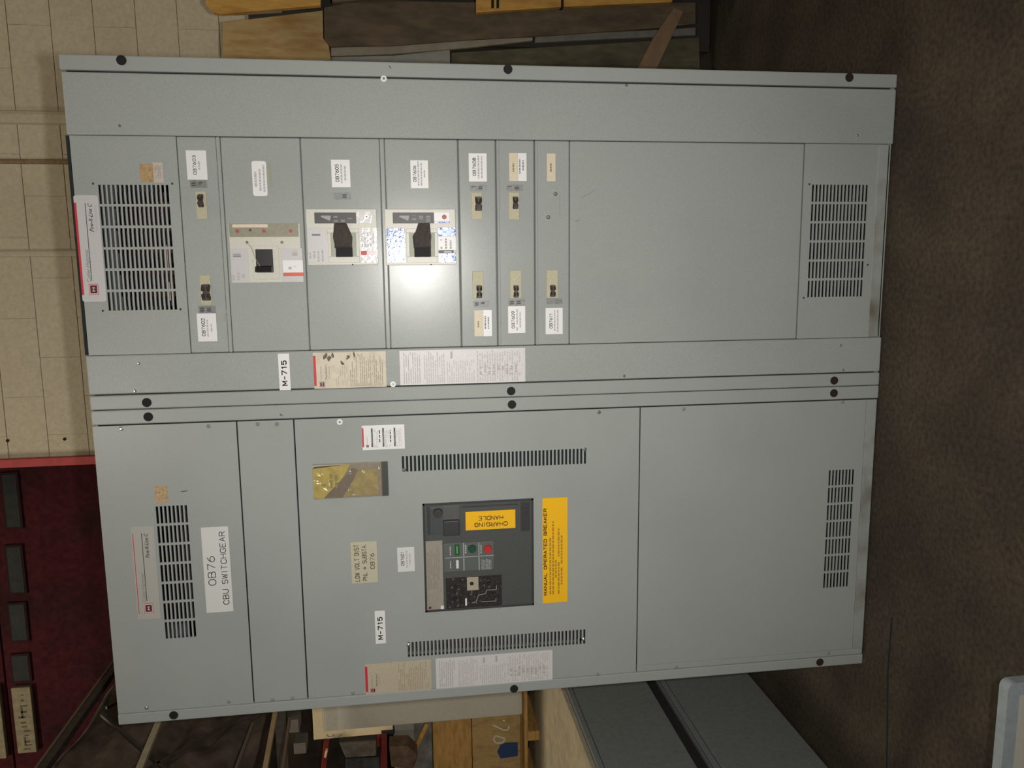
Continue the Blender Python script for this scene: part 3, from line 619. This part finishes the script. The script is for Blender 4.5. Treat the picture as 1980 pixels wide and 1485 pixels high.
mb = MB(); x0_, x1_, z0_, z1_ = rr; wx = x1_-x0_
mb.box(x0_, x1_, yb-.006, yb-.002, z0_, z1_)
mb.prism([(x0_+wx*.02, yb-.006, z0_+.001), (x0_+wx*.02, yb-.022, z0_+.003), (x0_+wx*.26, yb-.018, z0_+.003), (x0_+wx*.30, yb-.006, z0_+.001)], (0, 0, z1_-z0_-.002))
mb.build('operating_handle', black, b1, .001)
cu = [(478, 470), (484, 476), (489, 485), (493, 497), (497, 506), (503, 515)]
mb = MB(); pp = [at(a, c_, yb-.010) for a, c_ in cu]
for a, c_ in zip(pp[:-1], pp[1:]): mb.bar(a, c_, .0012, .0012)
mb.build('seal_wire', mat('seal_wire', (.25, .25, .18), .5), b1)
# ------------------------------------------------------------------ the two large breakers
def big_breaker(ox, kind):
    X = lambda a: a+ox                                  # element columns are given for the first of the two
    r = Q((X(591.5), 404), (X(728), 404), (X(731.5), 512.5), (X(595), 513), PY)
    b2 = MB().box(r[0], r[1], yb, PY+.002, r[2], r[3]).build('moulded_case_breaker', cream, RC, .0018, 'cream breaker with %s labels and tall black handle' % ('white and red' if kind == 0 else 'blue'))
    el('trip_strip', (X(608), 411, X(688.5), 432), .0012, blackm, b2)
    strokes('dial_marks', R(X(645), 416, X(686), 429, yb), yb-.0015, 3, mat('dial_grey', (.16, .16, .15), .5), b2, .6, .003, .006, .6, .1)
    rr = R(X(621), 417, X(640), 427, yb); MB().prism([(rr[1], yb-.0014, rr[2]), (rr[1], yb-.0014, rr[3]), (rr[1]-.004, yb-.0014, rr[3]), (rr[0], yb-.0014, rr[2]+.003)], (0, -.0003, 0)).build('curve_mark', mat('dial_light', (.26, .26, .26), .5), b2)
    if kind == 0:
        el('white_window', (X(689), 409, X(720), 432), .0014, whiteglossy, b2); disc('test_button', X(709), 419, .0062, .0022, zinc, b2)
        disc('test_centre', X(709), 419, .003, .0026, reddot, b2)
        el('rating_label', (X(594.5), 441, X(632), 509), .0007, offw, b2)
        strokes('fine_print', R(X(603), 450.5, X(621), 456, yb), yb-.001, 1, inkg, b2, .9, .005, .008, .9, 0)
        strokes('fine_print', R(X(598), 482, X(630), 506, yb), yb-.001, 4, inkl, b2, .45, .004, .012, .6, .3)
        el('rating_label', (X(696), 440.5, X(730), 508.5), .0007, whiteglossy, b2)
        el('red_band', (X(698), 485, X(709), 493), .0011, red, b2); el('red_band', (X(709.5), 485.5, X(728), 492.5), .001, mat('pale_red_print', (.55, .22, .22), .3), b2)
        strokes('fine_print', R(X(699), 446, X(726), 478, yb), yb-.001, 5, mat('soft_grey_ink', (.42, .41, .42), .5), b2, .5, .003, .010, .6, .2)
    else:
        el('white_window', (X(687.5), 410, X(718), 428), .0014, white, b2); disc('red_button', X(707.5), 419.5, .0068, .003, reddot, b2)
        el('blue_line', (X(688), 429, X(718), 431), .0014, blue, b2)
        el('rating_label', (X(596.5), 441, X(632), 508), .0007, blue, b2, lbl='blue label')
        el('rating_label', (X(695), 440, X(729.5), 456.5), .0008, blue, b2, lbl='blue label')
        el('rating_label', (X(696), 457, X(730), 483.5), .0008, white, b2)
        strokes('fine_print', R(X(700), 461, X(727), 481, yb), yb-.0011, 3, inkl, b2, .4, .003, .009, .6, .2)
        el('black_band', (X(696.5), 484, X(726), 489.5), .0009, blackm, b2)
        el('rating_label', (X(697), 489.5, X(730), 507.5), .0008, blue, b2, lbl='blue label')
        strokes('fine_print', R(X(707), 485.5, X(723), 488.5, yb), yb-.0012, 1, inkw, b2, .9, .003, .007, .9, 0)
        strokes('fine_print', R(X(697), 443, X(727), 454, yb), yb-.0011, 1, mat('pale_blue_ink', (.12, .25, .55), .3), b2, .9, .003, .009, .6, .1)
    rr = R(X(634.5), 441.5, X(694.5), 508, yb)
    mb = MB(); x0_, x1_, z0_, z1_ = rr; iz0, iz1, ix0, ix1 = z0_+.008, z1_-.008, x0_+.017, x1_-.012
    mb.box(x0_, ix0, yb-.004, yb, z0_, z1_); mb.box(ix1, x1_, yb-.004, yb, z0_, z1_); mb.box(ix0, ix1, yb-.004, yb, z0_, iz0); mb.box(ix0, ix1, yb-.004, yb, iz1, z1_)
    mb.build('handle_bezel', cream, b2, .0008)
    MB().box(ix0, ix1, yb-.001, yb, iz0, iz1).build('recess', greenish, b2)
    # handle: slide plate, barrel with shiny edge, tall bar that narrows towards its free end
    rh = R(X(648.5), 432, X(681), 497, yb); x0_, x1_, z0_, z1_ = rh; wx = x1_-x0_; hz = z1_-z0_
    mb = MB(); mb.box(x0_, x0_+wx*.28, yb-.010, yb-.001, z0_, z1_-hz*.02); mb.box(x0_+wx*.27, x0_+wx*.33, yb-.017, yb-.001, z0_, z1_)
    base = mb.build('handle_slide', mat('matt_black_slide', (.012, .012, .012), .65, .2), b2, .0008)
    sg = .12 if kind == 0 else -.12
    prof = [(.33, -.02), (.62, -.06), (.70, .0 if kind == 0 else -.04), (1.0, .22 - sg*.0 if kind == 0 else .10)]
    pts_l = [(x0_+wx*u, z1_-hz*v) for u, v in ((.30, 1.0), (.58, 1.04), (.68, .98), (1.0, .72))] if kind == 0 else [(x0_+wx*u, z1_-hz*v) for u, v in ((.30, .97), (.62, 1.03), (.70, 1.0), (1.0, .97))]
    pts_r = [(x0_+wx*u, z1_-hz*v) for u, v in ((1.0, .0), (.62, -.08), (.58, -.08), (.30, .03))] if kind == 0 else [(x0_+wx*u, z1_-hz*v) for u, v in ((1.0, .30), (.75, .12), (.62, -.06), (.30, .0))]
    pts_ = pts_l+pts_r
    mb = MB(); n_ = len(pts_); mb.v = [(x, yb-.012, z) for x, z in pts_]+[(x, yb-.040+.016*(x-x0_)/wx+.25*(z-z0_)*(1 if kind else .6), z) for x, z in pts_]
    mb.f = [tuple(range(n_)), tuple(range(n_, 2*n_))]+[(i, (i+1) % n_, n_+(i+1) % n_, n_+i) for i in range(n_)]; mb.m = [0]*(n_+2)
    mb.build('operating_handle', brownblack, b2, .003)
    mb = MB(); mb.cyl((x0_+wx*.32, yb-.020, z0_), .0055, hz, 'z', 12); mb.build('glossy_edge', mat('glossy_black_edge', (.05, .05, .05), .08, .8), b2)
    disc('latch', X(682), 511.5, .002, .002, dark, b2)
big_breaker(0, 0); big_breaker(151.5, 1)

# ------------------------------------------------------------------ main breaker face in the left cabinet
r = Q((817, 973.5), (1031.5, 963.5), (1032, 1170), (822, 1183)); w_, h_ = r[1]-r[0], r[3]-r[2]
mbk = MB().box(r[0], r[1], -.001, .003, r[2], r[3]).build('main_breaker', switchp, LC, .0005, 'large dark grey main breaker face')
f = .006; mb = MB()
for rr in ((r[0], r[0]+f, r[2], r[3]), (r[1]-f, r[1], r[2], r[3]), (r[0], r[1], r[2], r[2]+f), (r[0], r[1], r[3]-f, r[3])): mb.box(rr[0], rr[1], -.0035, -.001, rr[2], rr[3])
mb.build('window_trim', switchd, mbk, .0006)
yb0 = -.001
def e2(name, bb, d, m, par=mbk, bevel=.0006, base=yb0): rr = R(*bb, base); return MB().box(rr[0], rr[1], base-d, base, rr[2], rr[3]).build(name, m, par, bevel)
e2('handle_recess', (826, 981, 888, 1033), .0012, mat('blue_black_recess', (.05, .056, .06), .4))
e2('handle_recess', (856, 978, 888, 1004), .002, mat('mid_grey_plate', (.075, .078, .075), .4))
disc('pivot_hub', 846.5, 991, .014, .012, switchd, mbk, yb0)
e2('charging_handle', (857, 1004, 888, 1033), .016, switchd, bevel=.003)
e2('side_bar', (826, 980, 831, 1033), .005, switchd)
e2('vertical_ridge', (892, 976, 1002, 978.5), .002, switchd)
e2('slot', (1007, 970, 1024, 1026), .0025, switchd, bevel=.001)
r2 = Q((899, 989.5), (995.5, 984), (996.5, 1019.5), (901, 1025)); o = MB().box(r2[0], r2[1], -.0045, -.0035, r2[2], r2[3]).build('warning_label', yellow, mbk, 0, 'yellow label reading CHARGING HANDLE')
w2, h2 = r2[1]-r2[0], r2[3]-r2[2]; b = lambda u0, u1, v0, v1: (r2[0]+w2*u0, r2[0]+w2*u1, r2[3]-h2*v1, r2[3]-h2*v0)
stext('lettering', 'CHARGING', b(.15, .39, .175, .845), -.0048, iy, o, rot=90, weight=.16); stext('lettering', 'HANDLE', b(.50, .73, .25, .755), -.0048, iy, o, rot=90, weight=.16)
rp = Q((822, 1046.5), (854.5, 1045), (859, 1177), (825, 1179)); o = MB().box(rp[0], rp[1], -.0022, -.001, rp[2], rp[3]).build('nameplate', plate, mbk, .0004, 'grey beige printed nameplate')
wp, hp = rp[1]-rp[0], rp[3]-rp[2]; b = lambda u0, u1, v0, v1: (rp[0]+wp*u0, rp[0]+wp*u1, rp[3]-hp*v1, rp[3]-hp*v0)
strokes('fine_print', b(.30, .95, .10, .9), -.0025, 8, mat('plate_ink', (.20, .185, .15), .5), o, .4, .004, .015, .8, .2)
rr = b(.015, .05, .12, .26); MB().box(rr[0], rr[1], -.0026, -.0022, rr[2], rr[3]).build('emblem', redd, o)
strokes('fine_print', b(.07, .24, .13, .19), -.0026, 1, inkg, o, .9, .003, .006, .9, 0)
strokes('fine_print', b(.28, .42, .14, .26), -.0026, 1, inkg, o, .9, .004, .008, .9, 0)
rr = b(.0, .05, .82, 1.0); MB().box(rr[0], rr[1], -.0026, -.0022, rr[2], rr[3]).build('white_sticker', white, o)
cf = e2('control_face', (858, 1049, 955, 1103), .0015, mat('control_face_grey', (.085, .095, .088), .45), bevel=.0005)
yc = -.0025
e3 = lambda name, bb, d, m: e2(name, bb, d, m, cf, 0, yc)
e3('white_rule', (896, 1050, 897.6, 1103), .0003, mat('rule_white', (.36, .37, .36), .5)); e3('white_rule', (925.5, 1050, 927, 1102), .0003, MATS['rule_white'])
pa, pb_ = at(860, 1079.5, yc), at(955, 1073.5, yc); MB().box(min(pa.x, pb_.x)*.5+max(pa.x, pb_.x)*.5-.0009, (pa.x+pb_.x)/2+.0009, yc-.0003, yc, pb_.z, pa.z).build('white_rule', MATS['rule_white'], cf)
e3('status_window', (879, 1052.5, 888.5, 1074), .001, green); e3('status_text', (882.5, 1056, 885, 1070), .0013, mat('light_green', (.10, .32, .11), .5))
disc('close_button', 913, 1061, .0125, .008, dkgreen, mbk, yc); disc('open_button', 943, 1061, .0125, .008, redbtn, mbk, yc)
e3('charge_window', (882, 1083, 887, 1099), .0008, inkw)
for bb in ((869.5, 1056, 872, 1074), (870, 1085, 872.5, 1102), (899, 1053, 902, 1070), (929, 1053, 931.5, 1070)): strokes('fine_print', R(*bb, yc), yc-.0004, 1, MATS['rule_white'], cf, .9, .003, .006, .9, 0)
strokes('fine_print', R(931, 1079, 951, 1101, yc), yc-.0004, 7, inkw2, cf, .6, .004, .02, .97, .2)
tu = e2('trip_unit', (862.5, 1113, 970, 1177), .002, tripm); yt = -.003
e4 = lambda name, bb, d, m: e2(name, bb, d, m, tu, 0, yt)
e4('cream_label', (903, 1115.5, 925, 1141), .001, mat('trip_cream', (.33, .30, .22), .5)); e4('white_mark', (899.5, 1157, 903, 1171), .0006, inkw)
def pl(pts, wd, m):
    mb = MB(); q = [at(a, c_, yt-.0005) for a, c_ in pts]
    for a, c_ in zip(q[:-1], q[1:]): mb.bar(a, c_, wd, .0004)
    mb.build('trip_curve', m, tu)
pl([(912, 1166), (920, 1164), (926, 1150), (939, 1148), (941, 1141), (960, 1140), (960, 1132)], .0018, inkw2); pl([(931, 1163.5), (959, 1162), (959, 1157)], .0018, inkw2)
rn = random.Random(11); mb = MB()
for i in range(46):
    px_, py_ = rn.uniform(866, 966), rn.uniform(1116, 1174); p = at(px_, py_, yt); s_ = rn.uniform(.0012, .0035); mb.box(p.x-s_, p.x+s_*.5, yt-.0006, yt, p.z-s_*.6, p.z+s_)
mb.build('dial_marks', mat('dial_dim', (.09, .085, .075), .5), tu)
for px_, py_ in ((880, 1135), (880, 1158), (945, 1127), (912, 1128)): disc('dial', px_, py_, .006, .003, mat('dial_black', (.012, .011, .011), .4), mbk, yt)

# ------------------------------------------------------------------ marks on the grey paint
scuff = mat('scuff_mark', (.20, .215, .205), .5, .3)
def scf(root, pts, yf, wd=.002, m=scuff):
    mb = MB(); q = [at(a, c_, yf-.0003) for a, c_ in pts]
    for a, c_ in zip(q[:-1], q[1:]): mb.bar(a, c_, wd, .0003)
    mb.build('scuff', m, root)
scf(RC, [(1122, 383), (1135, 377), (1152, 366)], PY, .0016); scf(RC, [(1112, 428), (1122, 425)], PY, .003); scf(RC, [(1082, 378), (1082.5, 422)], PY, .0012)
scf(LC, [(350, 951), (362, 949)], 0, .0025, mat('dark_scuff', (.07, .07, .065), .5)); scf(LC, [(541, 801), (546, 804)], 0, .004, MATS['dark_scuff'])
scf(RC, [(440, 596), (434, 612), (433, 622)], PY, .004, mat('brown_stain', (.26, .25, .19), .5)); scf(RC, [(752, 127), (756, 132)], 0, .003, MATS['dark_scuff'])
scf(RC, [(519, 316), (523, 340), (524, 362)], PY, .006, mat('old_glue', (.25, .24, .15), .5)); scf(RC, [(829.5, 314), (830, 352)], PY, .003, MATS['old_glue'])

# ================================================================== LEFT BACKGROUND
XL = -1.389
chestm = mat('dark_grey_painted_steel', (.235, .25, .23), .45, .4, noise=.12, nscale=60)
chestd = mat('dark_plinth', (.035, .033, .03), .6, .3, noise=.2, nscale=40)
for nm, za, zb, lb in (('steel_chest', 0, .405, 'lower grey steel chest on the floor left of the cabinets'), ('steel_chest', .455, .81, 'upper grey steel chest stacked on the dark spacer left of the cabinets')):
    t = thing(nm, lb, 'chest', (XL-.4, .9, za), 'grey steel chests stacked at the left')
    MB().box(XL-.95, XL-.012, -.10, 1.75, za, zb).build('body', chestm, t, .004)
    MB().box(XL-.012, XL, -.10, 1.75, za+.004, zb-.028 if za else zb-.03).build('side_panel', chestm, t, .004)
    MB().box(XL-.012, XL+.003, -.10, 1.75, zb-.024, zb-.002).build('top_rail', chestm, t, .002)
tag(MB().box(XL-.93, XL-.03, -.08, 1.73, .405, .455).build('spacer_beam', chestd, None), 'dark recessed spacer between the two grey steel chests', 'spacer')
tanm = mat('dusty_plywood', (.46, .39, .26), .7, .2, noise=.15, nscale=25, col2=(.38, .33, .23), c2scale=6)
t = thing('plywood_sheet', 'dusty tan plywood sheet lying on top of the upper grey steel chest', 'board', (XL-.45, .8, .81))
MB().box(XL-.93, XL-.01, -.09, 1.74, .81, .828).build('sheet', tanm, t, .002)
# wood pallet, boxed goods
wood = mat('orange_pine', (.44, .255, .075), .65, .25, noise=.14, nscale=12, stretch=(3, 3, 14), col2=(.33, .18, .05), c2scale=5)
wood2 = mat('tan_plywood', (.40, .27, .11), .65, .25, noise=.12, nscale=14, stretch=(9, 3, 3), col2=(.30, .19, .07), c2scale=4)
woodp = mat('pale_board', (.33, .28, .19), .65, .25, noise=.15, nscale=20)
Zp = .828
t = thing('wooden_pallet', 'small orange pine pallet on the plywood sheet, left of the cabinets', 'pallet', (-2.0, 1.6, Zp))
for x_ in (-2.29, -1.98, -1.60): MB().box(x_, x_+.05, 1.385, 1.73, Zp, Zp+.060).build('stringer', wood, t, .003)
for i in range(3): MB().box(-2.30, -1.54, 1.38+i*.125, 1.38+i*.125+.105, Zp+.060, Zp+.077).build('deck_board', wood, t, .002)
Zc = Zp+.077
def poly(name, pts, Y, th, m, parent=None, bevel=.001): return MB().prism([at(a, c_, Y) for a, c_ in pts], (0, th, 0)).build(name, m, parent, bevel)
YC = 1.52; xr_ = at(900, 1372, YC).x
zt = at(913, 1430, YC).z; zt2 = at(837, 1430, YC).z
t = thing('plywood_crate', 'lower plywood crate with white chalk mark and blue tape', 'crate', (-2.3, YC, Zc))
MB().box(-2.75, xr_, YC, 1.90, Zc, zt).build('crate_body', wood2, t, .004)
chalk = mat('white_chalk', (.62, .56, .46), .8)
for pts in ([(952, 1403), (956, 1403), (974, 1412), (983, 1411), (984, 1404)], [(966, 1425), (958, 1422), (954, 1430), (960, 1437), (972, 1436), (977, 1428), (966, 1425)], [(972, 1393), (977, 1394)]):
    mb = MB(); q = [at(a, c_, YC-.0005) for a, c_ in pts]
    for a, c_ in zip(q[:-1], q[1:]): mb.bar(a, c_, .007, .0006)
    mb.build('chalk_mark', chalk, t)
MB().prism([at(a, c_, YC-.010) for a, c_ in ((962, 1455), (968, 1442), (978, 1438), (1001, 1437), (1001, 1462), (968, 1467))], (0, .008, 0)).build('blue_tape', mat('blue_tape', (.02, .05, .13), .5), t)
t = thing('plywood_crate', 'upper plain plywood crate on the lower chalk-marked one', 'crate', (-2.3, YC, zt+.003))
MB().box(-2.75, xr_-.01, YC-.008, 1.89, zt+.003, zt2).build('crate_body', wood, t, .004)
# greige metal panel standing on the pallet
greige = mat('greige_enamel', (.50, .465, .375), .5, .35, noise=.05, nscale=60)
YG = 1.455
r = Q((624, 1380), (1009, 1345), (1011, 1383), (626, 1413), YG)
t = thing('metal_panel', 'tall greige metal panel standing upright on the pallet beside the cabinets', 'panel', (r[0]+.2, YG, Zc))
MB().box(r[0], r[0]+.40, YG, YG+.03, Zc, r[3]).build('sheet', greige, t, .004)
MB().box(r[0]+.012, r[0]+.38, YG-.002, YG, Zc+.012, r[3]-.012).build('raised_field', greige, t, .001)
creamb = mat('cream_card', (.74, .60, .37), .6, .25, noise=.05, nscale=30)
YK = 1.53
r3 = Q((603, 1382), (757, 1365), (761, 1416), (608, 1432), YK)
tag(MB().box(-2.55, r3[0]+.30, YK+.02, 1.88, zt2+.002, r3[2]-.002).build('supply_carton', mat('dull_grey_carton', (.16, .15, .13), .6, noise=.5, nscale=14), None, .006), 'dull grey carton above the plywood crates, under the cream carton', 'carton')
t = thing('cardboard_carton', 'cream carton with hand drawn marks behind the greige panel', 'carton', ((r3[0]+r3[1])/2, YK, r3[2]))
MB().box(r3[0], r3[0]+.4, YK, 1.86, r3[2], r3[3]).build('carton_body', creamb, t, .002)
mb = MB()
for pts in ([(632, 1420), (634, 1424), (639, 1425), (644, 1422), (645, 1419)], [(655, 1425), (662, 1419)]):
    q = [at(a, c_, YK-.0005) for a, c_ in pts]
    for a, c_ in zip(q[:-1], q[1:]): mb.bar(a, c_, .004, .0006)
mb.build('pen_marks', inkg, t)
poly('dark_clip', [(737, 1414), (764, 1412), (765, 1419), (738, 1421)], YK-.008, .008, chestd, t)
boxg = mat('grey_beige_box', (.13, .115, .09), .6, noise=.15, nscale=30)
tag(MB().box(-3.2, -1.36, 2.005, 2.02, .83, 2.5).build('dark_backdrop', mat('black_brown_backdrop', (.014, .010, .008), .8, .1, noise=.6, nscale=12), None, .001), 'black-brown backdrop added behind the crates at the far left', 'sheet')  # added dark backdrop, covers the bright red door behind the crates
for pts_, yy, mc, lb in ((((655, 1436), (728, 1432), (728, 1462), (668, 1466)), 1.70, (.10, .085, .065), 'grey-brown lump of packing between the two red beams'),
        (((668, 1468), (735, 1464), (735, 1500), (668, 1500)), 1.72, (.035, .035, .032), 'dark grey box low between the two red beams'),
        (((752, 1445), (790, 1443), (808, 1462), (800, 1486), (756, 1484)), 1.36, (.12, .075, .045), 'brown crumpled packing beside the upper plywood crate')):
    tag(MB().prism([at(a, c_, yy) for a, c_ in pts_], (0, .10, 0)).build('packing_piece', mat('packing_%d' % int(mc[0]*1000), mc, .75, .2, noise=.4, nscale=25), None, .006), lb, 'packing')
tag(poly('small_box', [(763, 1395), (800, 1392), (801, 1437), (764, 1438)], YK-.03, .045, mat('pale_grey_box', (.26, .25, .20), .6, noise=.1, nscale=30)), 'pale grey box leaning between the cream carton and the plywood crates', 'box')
o = MB().bar(at(826, 1398, YK-.05), at(796, 1462, YK-.05), .022, .02).build('leaning_board', wood, None, .002); tag(o, 'short orange board leaning above the upper plywood crate', 'board')

# red rack beams and uprights
rackr = mat('red_rack_paint', (.17, .018, .013), .5, .4, noise=.2, nscale=40)
rackd = mat('dark_rack_steel', (.045, .036, .028), .6, .3, noise=.3, nscale=40)
t = thing('storage_rack', 'dark storage rack with red beams at the far left, top rail under the red door', 'rack', (-1.9, 1.3, 0))
zr = 2.80
for x in (XL, -2.75):
    MB().box(x-.03, x, -.10, 2.0, zr-.04, zr-.010).build('top_rail', rackd, t, .003)
    for y_ in (-.16, 1.93): MB().box(x-.05, x, y_, y_+.05, 0, zr).build('upright', rackd, t, .002)
MB().box(XL-.025, XL+.003, -.10, 2.0, zr-.010, zr).build('rail_edge', mat('brown_rail_edge', (.11, .085, .06), .5), t)
for za, ya, zb, yb_ in ((2.70, .2, 2.05, .95), (2.05, .2, 2.70, .95), (2.70, 1.0, 2.05, 1.85), (2.05, 1.0, 2.70, 1.85)): MB().bar((XL-.02, ya, za), (XL-.02, yb_, zb), .012, .012, up=(1, 0, 0)).build('brace', rackd, t)
MB().box(-2.75, XL, 1.9, 1.96, 1.62, 1.72).build('cross_beam', rackr, t, .003)
a, b_ = at(633, 1434, .84), at(626, 1485, .84)
def beam(p0, p1, Y, wd, m, nm, par): MB().bar(at(*p0, Y), at(*p1, Y), wd, .03).build(nm, m, par, .002)
beam((632, 1431), (622, 1520), 1.50, .026, rackr, 'red_beam', t); beam((743, 1421), (744, 1520), 1.50, .028, rackr, 'red_beam', t)
beam((632.5, 1448), (629, 1462), 1.48, .010, creamb, 'beam_tag', t)
# brown tarpaulin along the rack side
tarp = mat('dark_brown_tarpaulin', (.085, .066, .048), .8, .15, noise=.5, nscale=12, bump=1, bscale=8, col2=(.040, .031, .025), c2scale=5)
bm = bmesh.new(); bmesh.ops.create_grid(bm, x_segments=30, y_segments=40, size=.5); rn = random.Random(4)
for v in bm.verts:
    u, vv_ = v.co.x, v.co.y; d_ = .03*math.sin(u*23+vv_*9)+.025*math.sin(vv_*31+u*5)+rn.random()*.012
    v.co = Vector((XL-.075+d_*.6, -.08+(u+.5)*1.98, 2.045+(vv_+.5)*.715))
me = bpy.data.meshes.new('tarpaulin'); bm.to_mesh(me); bm.free(); me.materials.append(tarp)
for p_ in me.polygons: p_.use_smooth = True
tp = bpy.data.objects.new('tarpaulin', me); C.objects.link(tp); sd = tp.modifiers.new('thick', 'SOLIDIFY'); sd.thickness = .01; sd.offset = 1
tag(tp, 'dark brown tarpaulin hung along the rack side under its top rail', 'tarpaulin')
MB().box(-2.74, XL-.05, .98, 1.36, 1.985, 2.03).build('shelf_board', rackd, t)
bpy.context.view_layer.update()
# boards leaning against the rack
for k, (p0, p1, wd, Y, m_, lb) in enumerate((((318, 1370), (256, 1520), .024, .93, woodp, 'pale board leaning at the left, the higher of the leaning boards'),
        ((541, 1330), (505, 1530), .018, .93, mat('warm_pale_board', (.36, .25, .13), .6, noise=.2, nscale=20), 'short warm-toned board leaning beside the cream carton'),
        ((489, 1400), (452, 1500), .012, .95, mat('grey_brown_stick', (.10, .08, .055), .7), 'thin grey-brown stick leaning between the two pale boards'),
        ((560, 1390), (545, 1500), .010, .95, mat('brown_stick', (.15, .10, .06), .7), 'thin brown stick leaning nearest the cream carton'))):
    o = MB().bar(at(*p0, X=XL+.02), at(*p1, X=XL+.02), wd, .016, up=(1, 0, 0)).build('leaning_board', m_, None, .0015); tag(o, lb, 'board', 'boards leaning in the rack')
for bb, lb in (((559, 1392, 578, 1417), 'small grey-beige box near the cabinet edge above the cream carton'), ((568, 1437, 592, 1458), 'small grey-beige box further left above the cream carton')):
    rr = R(*bb, .97); tag(MB().box(rr[0], rr[1], .97, 1.05, rr[2], rr[3]).build('small_box', boxg, None, .003), lb, 'box')

# ================================================================== RIGHT BACKGROUND: crates and boards against the wall
YR = 1.36
browny = mat('weathered_brown_board', (.105, .075, .045), .75, .2, noise=.2, nscale=16, stretch=(3, 3, 1), col2=(.065, .05, .034), c2scale=5)
oliv = mat('weathered_olive_board', (.085, .075, .045), .75, .2, noise=.2, nscale=16, stretch=(3, 3, 1), col2=(.05, .045, .03), c2scale=5)
pine_y = mat('yellow_pine_board', (.34, .24, .10), .65, .25, noise=.12, nscale=14, stretch=(6, 3, 1.5), col2=(.27, .15, .05), c2scale=4)
pine_o = mat('orange_board', (.42, .23, .05), .65, .25, noise=.15, nscale=14, stretch=(6, 3, 1.5), col2=(.30, .15, .035), c2scale=4)
t = thing('wooden_crate', 'tall wooden crate of mixed boards behind the right cabinet, against the block wall', 'crate', (1.7, 1.7, 0))
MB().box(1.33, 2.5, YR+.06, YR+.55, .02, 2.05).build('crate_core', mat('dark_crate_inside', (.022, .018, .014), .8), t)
def plank(pts, Y, th, m, nm='board'): return poly(nm, pts, Y, th, m, t, .002)
plank([(431, 43), (430, 120), (640, 116), (636, 88), (625, 74), (624, 20)], YR, .03, pine_y)
plank([(626, 14), (627, 76), (640, 90), (760, 88), (900, 77), (1100, 66), (1290, 52), (1345, 46), (1345, 5), (1150, 4), (900, 4), (700, 0)], YR-.02, .03, browny)
plank([(640, 108), (640, 92), (760, 86), (905, 76), (1030, 72), (1030, 78), (905, 92), (760, 104)], YR-.005, .02, mat('pale_slat', (.20, .17, .12), .7, noise=.2, nscale=20))
plank([(1035, 70), (1175, 62), (1300, 56), (1345, 53), (1345, 68), (1175, 75), (1035, 82)], YR-.005, .02, mat('grey_slat', (.12, .115, .10), .7, noise=.2, nscale=20))
plank([(640, 110), (760, 107), (870, 96), (872, 160), (640, 150)], YR+.01, .02, mat('grey_backing_board', (.20, .20, .17), .6, noise=.1, nscale=30))
plank([(873, 102), (1030, 92), (1175, 84), (1352, 72), (1354, 160), (1352, 190), (873, 170)], YR+.01, .02, oliv)
plank([(1303, 14), (1322, 22), (1290, 90), (1262, 150), (1225, 150), (1262, 75)], YR-.035, .02, mat('brown_brace', (.17, .105, .055), .7, noise=.2, nscale=18), 'brace')
t2 = thing('wooden_crate', 'orange pine crate at the right edge of the view, above the dark gap', 'crate', (2.2, 1.2, 0))
Y2 = 1.16
def plank2(pts, m, nm='board', Y=Y2): return poly(nm, pts, Y, .03, m, t2, .002)
plank2([(398, -430), (398, 8), (412, 24), (428, 27), (620, 10), (640, -430)], pine_o)
plank2([(921, 24), (1110, 12), (1300, 4), (1340, -430), (921, -430)], pine_o)
plank2([(642, -430), (642, 4), (700, 0), (919, -8), (919, -430)], browny); plank2([(1342, -430), (1342, -5), (1480, -14), (1480, -430)], browny)
for pxx in (950, 960, 1085): plank2([(pxx, -430), (pxx, 16), (pxx+5, 15), (pxx+5, -430)], dark, 'strap_gap', Y2-.003)
MB().box(1.62, 2.42, Y2+.035, YR-.06, 0, 2.05).build('crate_core', browny, t2)
# pale tie strip lying in the gap between the crates
o = MB().bar(at(452, 27, YR-.01), at(545, 22, YR-.01), .010, .01).build('board', MATS['pale_slat'], t)

# ================================================================== framed board standing in the near left corner
YN = -.92
c0 = at(1942, 1316, YN); xr, zt_ = c0.x, c0.z
rim = mat('blue_grey_aluminium_frame', (.22, .25, .26), .4, .5, noise=.1, nscale=60); inner = mat('cream_panel', (.36, .34, .29), .5, .3, noise=.04, nscale=90)
t = thing('framed_board', 'cream board with rounded blue-grey frame standing in the near left corner', 'board', (xr-.35, YN, 0))
wf = .026; out = rrect((xr-.75, xr, 0, zt_), .016); inn = rrect((xr-.75+wf, xr-wf, wf, zt_-wf), .004); mb = MB(); n = len(out)
for i in range(n):
    j = (i+1) % n; A, B, Ci, Di = out[i], out[j], inn[j], inn[i]
    for y_, rev in ((YN-.012, 0), (YN+.012, 1)): mb.quad([(A[0], y_, A[1]), (B[0], y_, B[1]), (Ci[0], y_, Ci[1]), (Di[0], y_, Di[1])])
    mb.quad([(A[0], YN-.012, A[1]), (B[0], YN-.012, B[1]), (B[0], YN+.012, B[1]), (A[0], YN+.012, A[1])])
    mb.quad([(Di[0], YN-.012, Di[1]), (Ci[0], YN-.012, Ci[1]), (Ci[0], YN+.012, Ci[1]), (Di[0], YN+.012, Di[1])])
mb.build('frame', rim, t, .004, segs=3); MB().box(xr-.745, xr-.02, YN-.004, YN+.004, .02, zt_-.02).build('panel', inner, t)
MB().box(xr-.6, xr-.57, YN-.14, YN+.14, 0, .02).build('foot', rim, t, .003); MB().box(xr-.13, xr-.10, YN-.14, YN+.14, 0, .02).build('foot', rim, t, .003)
